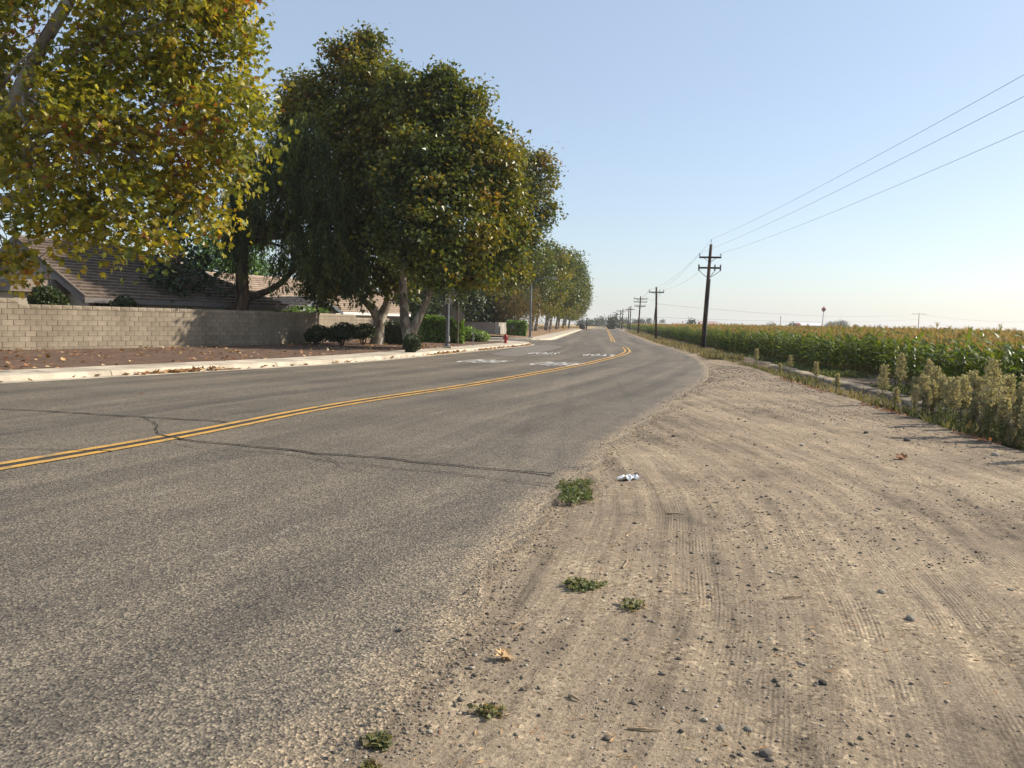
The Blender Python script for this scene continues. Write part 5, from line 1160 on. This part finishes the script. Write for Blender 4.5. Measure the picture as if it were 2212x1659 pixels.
def blades(name, pts, h, hue, w=.05, lean=.5, label=None, kind='stuff', cat=None, mat=None):
    m = len(pts); ax = np.c_[rng.normal(size=(m, 2)) * lean, np.ones(m)]; o = pts[0] * 0
    me = leaf_mesh(name, pts, ax, unit(m), h * rng.uniform(.5, 1.3, m), 'narrow', mat or M_grass, np.clip(hue, 0, 1), rng.uniform(0, 1, m)); return tag(ob(name, me), label, cat, None, kind)
# dry grass on the ditch bank and along the road edge, green grass in front of the corn
n = 9000; s = rng.uniform(4, 60, n) ** 1.0; t = np.abs(rng.normal(.55, .42, n)) ; ok = vnoise(s * .9, t * .9, 3) > .32; s, t = s[ok], t[ok]
pp = np.array([5.95, 0])[None] + s[:, None] * DV + t[:, None] * NV; zz = np.where(s < 42, np.interp(t, tp, zp), -.06) - .03
blades('bank_grass', np.c_[pp, zz], .24, .25 + .45 * vnoise(s * .25, t, 8) + rng.normal(size=len(s)) * .12, label='dry mixed grass growing on the ditch bank', cat='grass')
n = 14000; s = rng.uniform(4, 60, n); t = rng.uniform(2.1, 3.9, n); ok = vnoise(s * .35, t * .6, 13) > .45; s, t = s[ok], t[ok]; pp = np.array([5.95, 0])[None] + s[:, None] * DV + t[:, None] * NV
blades('field_grass', np.c_[pp, np.full(len(s), -.18)], .26, .75 + rng.normal(size=len(s)) * .14, label='low green grass between the ditch lip and the corn', cat='grass')
n = 9000; yv = 40 + rng.random(n) ** 1.6 * 160; xr_ = 5.95 + .1195 * yv; xl_ = np.interp(yv, ER[:, 1], ER[:, 0]); u_ = rng.random(n); xv = xl_ + .5 + (np.maximum(xr_ - xl_, 1.0) + .6) * u_; ok = vnoise(xv * .5, yv * .3, 5) > .35 * (yv < 70)
blades('verge_grass', np.c_[xv, yv, np.full(n, -.05)][ok], .30, (.15 + .4 * vnoise(xv * .3, yv * .15, 9) + rng.normal(size=n) * .1)[ok], label='dry tufty grass on the far verge by the poles', cat='grass')
n = 9000; yv = 262 + rng.random(n) * 40; xv = rng.uniform(-20, 25, n)
blades('dry_grass', np.c_[xv, yv, np.full(n, -.05)], .7, .05 + rng.normal(size=n) * .1, label='tall dry grass at the edge of the straw-coloured field', cat='grass')
# weed clumps in the dirt
def clump_px(px, py, wpx, hpx, n, h, label, hue=.8):
    gx, gy = G(px, py); sx = wpx / F * gy; e = G(px, py - hpx); f = G(px, py + hpx); sy = abs(e[1] - f[1]) / 2
    a = rng.uniform(0, 6.28, n); r = np.sqrt(rng.random(n)) * (1 + .35 * np.sin(a * 3 + px) + .2 * np.sin(a * 7)); x = gx + np.cos(a) * r * sx; y = gy + np.sin(a) * r * sy
    z = np.maximum(dirt_z(x, y), -.02) - .005; m = n; z = z + rng.random(n) ** 2 * h * .5; ax = np.c_[rng.normal(size=(m, 2)) * 1.1, rng.uniform(-.1, .8, m)]; c = np.array([gx, gy, float(dirt_z(gx, gy)[0])])
    me = leaf_mesh('weed_clump', np.c_[x, y, z] - c, ax, unit(m) + np.array([0, 0, 1]), h * rng.uniform(.25, .8, m), 'kite', M_weedp, np.clip(hue + rng.normal(size=m) * .2, 0, 1), rng.uniform(0, 1, m))
    o = ob('weed_clump', me, None, tuple(c)); return tag(o, label, 'weed', 'low weeds in the dirt')
M_weedp = leafmat('creeping_weed', [(0.0, (0.28, 0.20, 0.12)), (0.35, (0.21, 0.20, 0.10)), (0.7, (0.15, 0.175, 0.075)), (1.0, (0.10, 0.13, 0.05))], 0.3, 0.6, 0.2)
clump_px(1240, 1060, 30, 20, 1300, .05, 'largest green weed clump at the broken asphalt edge where the crack ends'); clump_px(1222, 1050, 22, 6, 260, .05, 'thin green weeds in the end of the crack'); clump_px(1262, 1040, 22, 7, 300, .05, 'upper green weeds beside the largest clump')
clump_px(1258, 1258, 38, 10, 330, .05, 'long flat green weed patch in the dirt below the largest clump', .65); clump_px(1365, 1302, 22, 8, 130, .05, 'small wispy weed in the dirt to the right of the flat patch', .45)
clump_px(815, 1594, 26, 14, 240, .05, 'brownish weed tuft at the road edge near the bottom of the picture', .45); clump_px(1055, 1527, 34, 10, 150, .045, 'sparse dry weed left of the lying sticks', .35); clump_px(800, 1650, 16, 8, 200, .04, 'tiny dry tuft at the bottom edge', .3)

# fallen leaves: in the gutter and on the bed (uncounted), a few single ones
M_dead = leafmat('dead_leaf', [(0.0, (0.16, 0.07, 0.035)), (0.4, (0.30, 0.15, 0.07)), (0.75, (0.44, 0.29, 0.15)), (1.0, (0.55, 0.42, 0.26))], 0.2, 0.7, 0.15)
lv = []
cs = arc_len(curb1)
for (a_, b_, k) in [(0.0, 1.0, 220)] + [(random.uniform(.1, .8), None, random.randint(30, 110)) for _ in range(16)]:
    u_ = (rng.uniform(a_, b_, k) if b_ else np.clip(rng.normal(a_, .008, k), 0, 1)) * cs[-1] * .9; off = -np.abs(rng.normal(0.06, .10, k)) - .02
    x = np.interp(u_, cs, curb1[:, 0]); y = np.interp(u_, cs, curb1[:, 1]); ol = offset_line(curb1, -1.0); nx = np.interp(u_, cs, ol[:, 0]) - x; ny = np.interp(u_, cs, ol[:, 1]) - y
    lv.append(np.c_[x - nx * off, y - ny * off, rng.uniform(.02, .075, k)])
bi = rng.integers(0, len(BX), 2600); wgt = vnoise(BX[bi] * .5, BY[bi] * .5, 44) > .35; bi = bi[wgt]
lv.append(np.c_[BX[bi] + rng.normal(size=len(bi)) * .1, BY[bi] + rng.normal(size=len(bi)) * .1, BZ[bi] + .02]); lv = np.vstack(lv); m = len(lv)
tag(ob('fallen_leaves', leaf_mesh('fallen_leaves', lv, np.c_[rng.normal(size=(m, 2)), rng.normal(size=m) * .35], unit(m) * .5 + np.array([0, 0, 1]), rng.uniform(.09, .19, m), 'lobed', M_dead, rng.random(m), rng.random(m))), 'scattered dry sycamore leaves in the gutter and on the bare bed', 'leaves', None, 'stuff')
n = 1500; s = rng.uniform(5, 30, n); t = rng.normal(-.05, .10, n); pp = np.array([5.95, 0])[None] + s[:, None] * DV + t[:, None] * NV; ok = vnoise(s * .8, s * 0, 2) > .35
M_redleaf = leafmat('red_litter', [(0.0, (0.20, 0.05, 0.03)), (0.6, (0.32, 0.13, 0.07)), (1.0, (0.45, 0.33, 0.2))], 0.2, 0.7, 0.1); pz_ = np.c_[pp, dirt_z(pp[:, 0], pp[:, 1]) + .01][ok]; m = len(pz_)
tag(ob('red_leaf_litter', leaf_mesh('red_leaf_litter', pz_, np.c_[rng.normal(size=(m, 2)), rng.normal(size=m) * .4], unit(m) * .5 + np.array([0, 0, 1]), rng.uniform(.03, .08, m), 'kite', M_redleaf, rng.random(m), rng.random(m))), 'reddish dry leaf litter along the edge of the dirt shoulder', 'leaves', None, 'stuff')
def single_leaf(px, py, size, label, hue, n=3):
    gx, gy = G(px, py); z = float(dirt_z(gx, gy)[0]); m = MB(); pts = np.zeros((n, 3)); pts[:, :2] = rng.normal(size=(n, 2)) * size * .12; pts[:, 2] = .012
    a = rng.uniform(0, 6.28, n); me = leaf_mesh('dry_leaf', pts, np.c_[np.cos(a), np.sin(a), np.full(n, .35)], np.c_[np.cos(a + 1) * .5, np.sin(a + 1) * .5, np.ones(n)], np.full(n, size), 'lobed', M_dead, np.full(n, hue), rng.random(n))
    o = ob('dry_leaf', me, None, (gx, gy, z + .005)); return tag(o, label, 'leaf')
single_leaf(1106, 1407, .085, 'curled pale brown leaf lying in the dirt near the road edge', .8); single_leaf(1955, 986, .16, 'folded reddish leaf with pale rim lying on the right dirt', .25, 2); single_leaf(310, 851, .12, 'single dark leaf lying on the far lane', .1, 1)
# pale rag of plastic
gx, gy = G(1358, 1029); me_ = bpy.data.meshes.new('plastic_scrap'); b = bmesh.new(); bmesh.ops.create_grid(b, x_segments=14, y_segments=8, size=.5)
for v in b.verts: v.co = Vector((v.co.x * .20 * (1 + .3 * math.sin(v.co.y * 9)), v.co.y * .12, .018 + .022 * math.sin(v.co.x * 17 + 1.3 * math.sin(v.co.y * 13)) + .012 * math.sin(v.co.y * 29 + v.co.x * 9)))
b.to_mesh(me_); b.free(); me_.materials.append(simple('white_plastic', (.78, .78, .78), .5, .05, 8)); me_.polygons.foreach_set('use_smooth', [True] * len(me_.polygons)); o = ob('plastic_scrap', me_, None, (gx, gy, float(dirt_z(gx, gy)[0]) + .008), .3); tag(o, 'crumpled white plastic scrap on the dirt beyond the largest weed clump', 'litter')
gx, gy = G(716 * 1.0 + 0, 766.5); 
c = G(1378, 776); 
gx, gy = G(1377, 740); 
# stones and sticks that stand out
def rock_mesh(n=1, sub=2, seed=0, flat=.65):
    b = bmesh.new(); bmesh.ops.create_icosphere(b, subdivisions=sub, radius=1); rs = np.random.default_rng(seed); o = rs.normal(size=3) * 5
    for v in b.verts:
        p = np.array(v.co); k = 1 + .45 * float(fbm(np.array([p[0] * 1.3 + o[0]]), np.array([p[1] * 1.3 + p[2] * 1.7 + o[1]]), 3, seed)[0]) ; v.co = Vector((p[0] * k, p[1] * k * .85, p[2] * k * flat))
    me = bpy.data.meshes.new('stone'); b.to_mesh(me); b.free(); return me
M_stD = simple('dark_stone', (.10, .088, .078), .85, .3, 20, .01, 60); M_stL = simple('pale_stone', (.46, .41, .33), .85, .2, 20, .01, 60); M_stM = simple('grey_stone', (.26, .225, .185), .85, .25, 20, .01, 60)
for q_, (px, py, r, mat, lab) in enumerate([
    (1960, 948, .055, M_stD, 'round dark stone on the dirt below the horseweeds'), (1871, 933, .045, M_stD, 'flat dark stone left of the round one near the ditch'), (1733, 958, .035, M_stL, 'pale chip lying in the dirt left of the dark stones'),
    (1655, 1611, .026, M_stM, 'angular grey stone near the bottom edge, right of centre'), (1617, 1560, .018, M_stL, 'twin pale pebble in the lower dirt'), (1560, 1563, .019, M_stL, 'smooth pale oval pebble left of the twin pebble'),
    (1375, 1023, .035, M_stD, 'small black stone touching the white plastic scrap'), (1455, 938, .03, M_stD, 'dark pebble near the asphalt curve'), (1064, 1653, .018, M_stM, 'grey pebble at the bottom edge'), (866, 1360, .018, M_stM, 'little stone on the asphalt near the road edge'),
    (1778, 1461, .022, M_stD, 'dark pebble on the open dirt, right of the ruts'), (1968, 1325, .03, M_stL, 'pale flat stone at the right of the dirt'), (1905, 1270, .028, M_stL, 'whitish flake of stone in the right wheel rut'), (2150, 980, .05, M_stL, 'pale long stone near the ditch bank at the right')]):
    gx, gy = G(px, py); me = rock_mesh(1, 2, q_ + 3); me.materials.append(mat); o = ob('stone', me, None, (gx, gy, max(0 if px < 900 else -1, float(dirt_z(gx, gy)[0])) + r * .25), random.uniform(0, 3)); o.scale = (r * 1.15, r, r); tag(o, lab, 'stone', 'stones lying on the dirt')
M_stick = simple('dry_stick', (.30, .22, .14), .85, .3, 20)
for (p_, q_, r, lab) in (((1355, 1563), (1432, 1565), .006, 'long thin dry stick lying level in the lower dirt'), ((1693, 1283), (1735, 1281), .008, 'short brown stick in the middle of the dirt'), ((1230, 1492), (1252, 1503), .008, 'stubby dark stick near the sparse dry weed'), ((1345, 1222), (1356, 1205), .007, 'short upright-leaning stalk right of the flat weed patch'), ((1105, 1345), (1130, 1332), .006, 'pale broken stalk near the curled leaf'), ((1440, 1102), (1480, 1105), .008, 'dark twig lying beyond the dirt weeds')):
    a, b = G(*p_), G(*q_); za, zb = float(dirt_z(*a)[0]), float(dirt_z(*b)[0]); m = MB(); A = Vector((a[0], a[1], za + r)); B = Vector((b[0], b[1], zb + r)); mid = (A + B) / 2 + Vector((0, 0, .006)) + (B - A).cross(Vector((0, 0, 1))) * .05
    m.tube([(0, 0, 0), tuple(mid - A), tuple(B - A)], [r, r * .9, r * .5], 6); o = m.build('stick', M_stick); o.location = A; tag(o, lab, 'stick', 'sticks lying on the dirt')
# gravel: loose stones of the shoulder and the crumbled asphalt edge
def gravel(name, x, y, z, r, col, label, mat):
    T = np.array([(1, 0, 0), (0, 1, 0), (-1, 0, 0), (0, -1, 0), (0, 0, 1.0), (0, 0, -.7), (.6, .6, .45), (-.55, .6, .4), (-.6, -.55, .5), (.6, -.6, .4)], float)
    Fs = [(0, 6, 4), (6, 1, 4), (1, 7, 4), (7, 2, 4), (2, 8, 4), (8, 3, 4), (3, 9, 4), (9, 0, 4), (0, 1, 6), (1, 2, 7), (2, 3, 8), (3, 0, 9), (1, 0, 5), (2, 1, 5), (3, 2, 5), (0, 3, 5)]
    n = len(x); k = len(T); a = rng.uniform(0, 6.28, n); ca, sa = np.cos(a), np.sin(a); J = T[None] * rng.uniform(.65, 1.25, (n, k, 1)); J = J * np.stack([rng.uniform(.8, 1.4, n), rng.uniform(.65, 1.1, n), rng.uniform(.4, .8, n)], -1)[:, None, :]
    vx = J[..., 0] * ca[:, None] - J[..., 1] * sa[:, None]; vy = J[..., 0] * sa[:, None] + J[..., 1] * ca[:, None]
    V = np.stack([x[:, None] + vx * r[:, None], y[:, None] + vy * r[:, None], z[:, None] + (J[..., 2] + .15) * r[:, None]], -1)
    loops = (np.arange(n)[:, None] * k + np.array(Fs).ravel()[None]).ravel()
    return tag(ob(name, raw_mesh(name, V.reshape(-1, 3), loops, np.arange(n * len(Fs)) * 3, mat, False, {'hue': np.repeat(col, k), 'tint': np.repeat(rng.random(n), k)})), label, 'gravel', None, 'stuff')
tg = NT('gravel_stone'); gc = tg.ramp(tg.attr('hue'), [(0.0, (.075, .065, .056)), (.3, (.155, .132, .105)), (.7, (.26, .215, .16)), (.9, (.38, .33, .26)), (1.0, (.66, .62, .54))]); M_grav = tg.done(tg.mix(1.0, gc, tg.ramp(tg.noise(tg.coord(), 90, 3), [(.3, .75), (.7, 1.2)]), 'MULTIPLY'), .9, None, .15)
n = 30000; yv = 2.2 * np.exp(rng.random(n) * math.log(34 / 2.2)); le = np.interp(yv, ER[:, 1], ER[:, 0]); w_ = e0(yv) - le; xv = le - .15 + w_ * rng.random(n); den = vnoise(xv * .9 + 4, yv * .5, 21); ok = rng.random(n) < .25 + .75 * (den > .5); xv, yv = xv[ok], yv[ok]; n = len(xv)
r = np.clip(.0027 * np.exp(np.abs(rng.normal(size=n)) * .66), .0025, .016) * (1 + yv * .05); gravel('loose_gravel', xv, yv, dirt_z(xv, yv), r, np.clip(rng.beta(1.6, 1.6, n), 0, 1), 'loose gravel strewn over the dirt shoulder', M_grav)
n = 5000; yv = 2.4 * np.exp(rng.random(n) * math.log(26 / 2.4)); xv = np.interp(yv, ERw[:, 1], ERw[:, 0]) + rng.normal(.06, .10, n) * (1 + .5 * np.exp(-(yv - 2.4) / 3)); r = np.clip(.0032 * np.exp(np.abs(rng.normal(size=n)) * .6), .003, .012) * (1 + yv * .03); zz = np.maximum(dirt_z(xv, yv), np.where(xv < np.interp(yv, ERw[:, 1], ERw[:, 0]), road_z(np.stack([xv, yv], -1)) , -1))
gravel('edge_gravel', xv, yv, zz, r, np.clip(rng.beta(1.5, 1.8, n), 0, 1), 'dark crumbled asphalt chips along the broken road edge', M_grav)
# straw bits
n = 2600; yv = 2.3 * np.exp(rng.random(n) * math.log(16 / 2.3)); le = np.interp(yv, ER[:, 1], ER[:, 0]); xv = le + (e0(yv) - le) * rng.random(n) ** 1.5; ok = vnoise(xv, yv, 31) > .4; xv, yv = xv[ok], yv[ok]; n = len(xv); a = rng.uniform(0, 6.28, n)
tag(ob('straw_litter', leaf_mesh('straw_litter', np.c_[xv, yv, dirt_z(xv, yv) + .006], np.c_[np.cos(a), np.sin(a), rng.normal(size=n) * .15], np.c_[rng.normal(size=(n, 2)) * .3, np.ones(n)], rng.uniform(.015, .06, n), 'narrow', M_dead, rng.uniform(.4, 1, n), rng.random(n))), 'tiny straw and twig bits scattered on the dirt', 'straw', None, 'stuff')

# ---------------------------------------------------------------- far background
M_farleaf = M_leafD
def far_tree(px, py_base, py_top, wpx, dep, label, mat=M_leafD):
    b = P(px, py_base, dep); h = (py_base - py_top) / F * dep + .6; plain_tree('far_tree', (b.x, b.y, -0.1), label, 'tree', h, max(2.0, wpx / F * dep * .62), mat, M_dkb, 'distant trees', .22, 20, .85, 1.0, (.5, .2), .04, (0, 0), 8, 'kite', 1.05)
far_tree(1299, 704, 684, 14, 560, 'rounded distant tree left of the road end', M_leafD); far_tree(1287, 704, 687, 15, 540, 'broad distant tree beyond the straw field'); far_tree(1272, 704, 691, 14, 520, 'low distant tree behind the straw field on the left'); far_tree(1255, 704, 690, 14, 520, 'distant tree partly hidden by the sycamore row')
far_tree(1320.5, 708, 685, 9, 400, 'dark roadside tree right of the road end'); far_tree(1325.5, 709, 684, 6, 370, 'narrow dark tree beside the roadside tree')
for px, tp2, w_, dep, lab in ((1340, 688, 11, 620, 'hazy round tree behind the first far poles'), (1352, 690, 8, 640, 'small hazy tree right of the round one'), (1378, 690.5, 22, 700, 'wide hazy tree group behind the white shed'), (1401, 689.5, 8, 600, 'hazy tree behind the second pole'), (1430, 693, 8, 650, 'small hazy tree left of the flat sheds'), (1493, 687, 12, 420, 'dark bushy tree beside the red barn'), (1665, 697, 13, 560, 'low dark tree left of the long barn'), (1795, 693, 20, 800, 'bluish large tree right of the long barn'), (1817, 690, 18, 780, 'tallest bluish tree on the right horizon'), (1868, 701, 9, 800, 'small hazy bush right of the large trees'), (1898, 700, 9, 700, 'lone bush on the far right horizon'), (1711, 695, 5, 520, 'narrow dark tree at the end of the long barn'), (1850, 700, 7, 800, 'hazy bush between the right horizon trees')):
    far_tree(px, 709 + (px - 1480) * .0105, tp2, w_, dep, lab)
M_barnw = simple('barn_white', (.72, .72, .70), .6, .06, .5); M_barnr = simple('barn_red', (.33, .07, .06), .7, .15, .5); M_barnroof = simple('pink_roof', (.46, .30, .27), .6, .1, .5); M_shed = simple('shed_wall', (.42, .37, .32), .7, .1, .5)
def barn(px, dep, wpx, eave_py, ridge_py, label, roofm, wallm, az=0.0):
    b = P(px, 705, dep); w = wpx / F * dep; ev = EYE + P(px, eave_py, dep).z - EYE; rd = P(px, ridge_py, dep).z; D_ = min(14, w * .6)
    t = empty('barn', (b.x, b.y, -.15), az, label, 'barn', 'distant farm buildings'); m = MB(); m.box((0, 0, ev / 2), (w, D_, ev)); m.build('wall', wallm, t)
    for sg in (-1, 1):
        m = MB(); m.hexa([(-w / 2 - .4, sg * (D_ / 2 + .5), ev - .05), (w / 2 + .4, sg * (D_ / 2 + .5), ev - .05), (w / 2 + .4, 0, rd - .05), (-w / 2 - .4, 0, rd - .05)], [(-w / 2 - .4, sg * (D_ / 2 + .5), ev + .15), (w / 2 + .4, sg * (D_ / 2 + .5), ev + .15), (w / 2 + .4, 0, rd + .15), (-w / 2 - .4, 0, rd + .15)]); m.build('roof', roofm, t)
    m = MB(); m.add([(-w / 2, -D_ / 2, ev), (-w / 2, D_ / 2, ev), (-w / 2, 0, rd)], [(0, 1, 2)]); m.add([(w / 2, -D_ / 2, ev), (w / 2, D_ / 2, ev), (w / 2, 0, rd)], [(0, 2, 1)]); m.build('gable', wallm, t)
    m = MB(); m.box((0, -D_ / 2 - .05, ev * .4), (w * .16, .1, ev * .8)); m.build('door', M_dark, t)
barn(1528, 420, 34, 700, 693.5, 'red-walled barn with pinkish roof just right of the nearest pole', M_barnroof, M_barnr); barn(1748, 520, 46, 703, 697.5, 'long pale-roofed barn left of the tall red-topped mast', M_barnw, M_shed); barn(1723, 515, 8, 701, 698, 'small red shed at the left end of the long barn', M_barnr, M_barnr)
barn(1383, 480, 18, 703, 699.5, 'bright white low shed behind the far paired poles', M_barnw, M_barnw); barn(1408, 500, 26, 702.5, 699, 'grey-pink long shed behind the second pole', M_barnroof, M_shed); barn(1466, 520, 26, 701.5, 697.5, 'flat pinkish shed left of the bushy tree', M_barnroof, M_shed); barn(1430, 560, 12, 701, 697, 'small brown shed right of the second pole', M_shed, M_shed)
# tall white mast with a dark red lobed head
b = P(1775, 709, 380); tpp = P(1777.5, 672, 380); t = empty('mast', (b.x, b.y, -.1), 0, 'tall pale mast with dark red lobed head on the horizon', 'mast'); hh = tpp.z
m = MB(); m.tube([(0, 0, 0), (.5, 0, hh)], [.28, .2], 8); m.build('post', M_barnw, t); m = MB(); m.lathe([(.15, hh - .3), (.7, hh + .2), (1.0, hh + .9), (.75, hh + 1.6), (.3, hh + 1.9), (.12, hh + 2.4)], 10, (.5, 0, 0)); m.build('head', M_barnr, t)
for k in range(4):
    a = k * math.pi / 2 + .4; m = MB(); m.box((.5 + math.cos(a) * 1.0, math.sin(a) * 1.0, hh + .9), (.3, .3, 1.0), Matrix.Rotation(a, 3, 'Z')); m.build('lobe', M_barnr, t)
for px, tp2, dep in ((1486.5, 683, 600), (1432, 690, 640)):
    b = P(px, 705, dep); tt_ = P(px, tp2, dep); o = empty('radio_mast', (b.x, b.y, -.1), 0, 'thin pale radio mast above the flat sheds' if px > 1450 else 'very thin short mast behind the second pole', 'mast'); m = MB(); m.tube([(0, 0, 0), (0, 0, tt_.z)], [.25, .15], 5); m.build('post', M_metal, o)
    m = MB(); m.box((0, 0, tt_.z * .8), (.9, .1, .1)); m.build('crosspiece', M_metal, o)

# ---------------------------------------------------------------- haze
hm = bpy.data.materials.new('haze'); hm.use_nodes = True; hn = hm.node_tree.nodes; hn.clear(); pv = hn.new('ShaderNodeVolumePrincipled'); ho = hn.new('ShaderNodeOutputMaterial')
pv.inputs['Color'].default_value = (.93, .95, 1.0, 1); pv.inputs['Density'].default_value = 0.00022; pv.inputs['Anisotropy'].default_value = 0.25; hm.node_tree.links.new(pv.outputs[0], ho.inputs['Volume'])
m = MB(); m.box((0, 1000, 12.0), (3100, 2600, 27.0)); hz_o = m.build('haze', hm); tag(hz_o, kind='stuff')
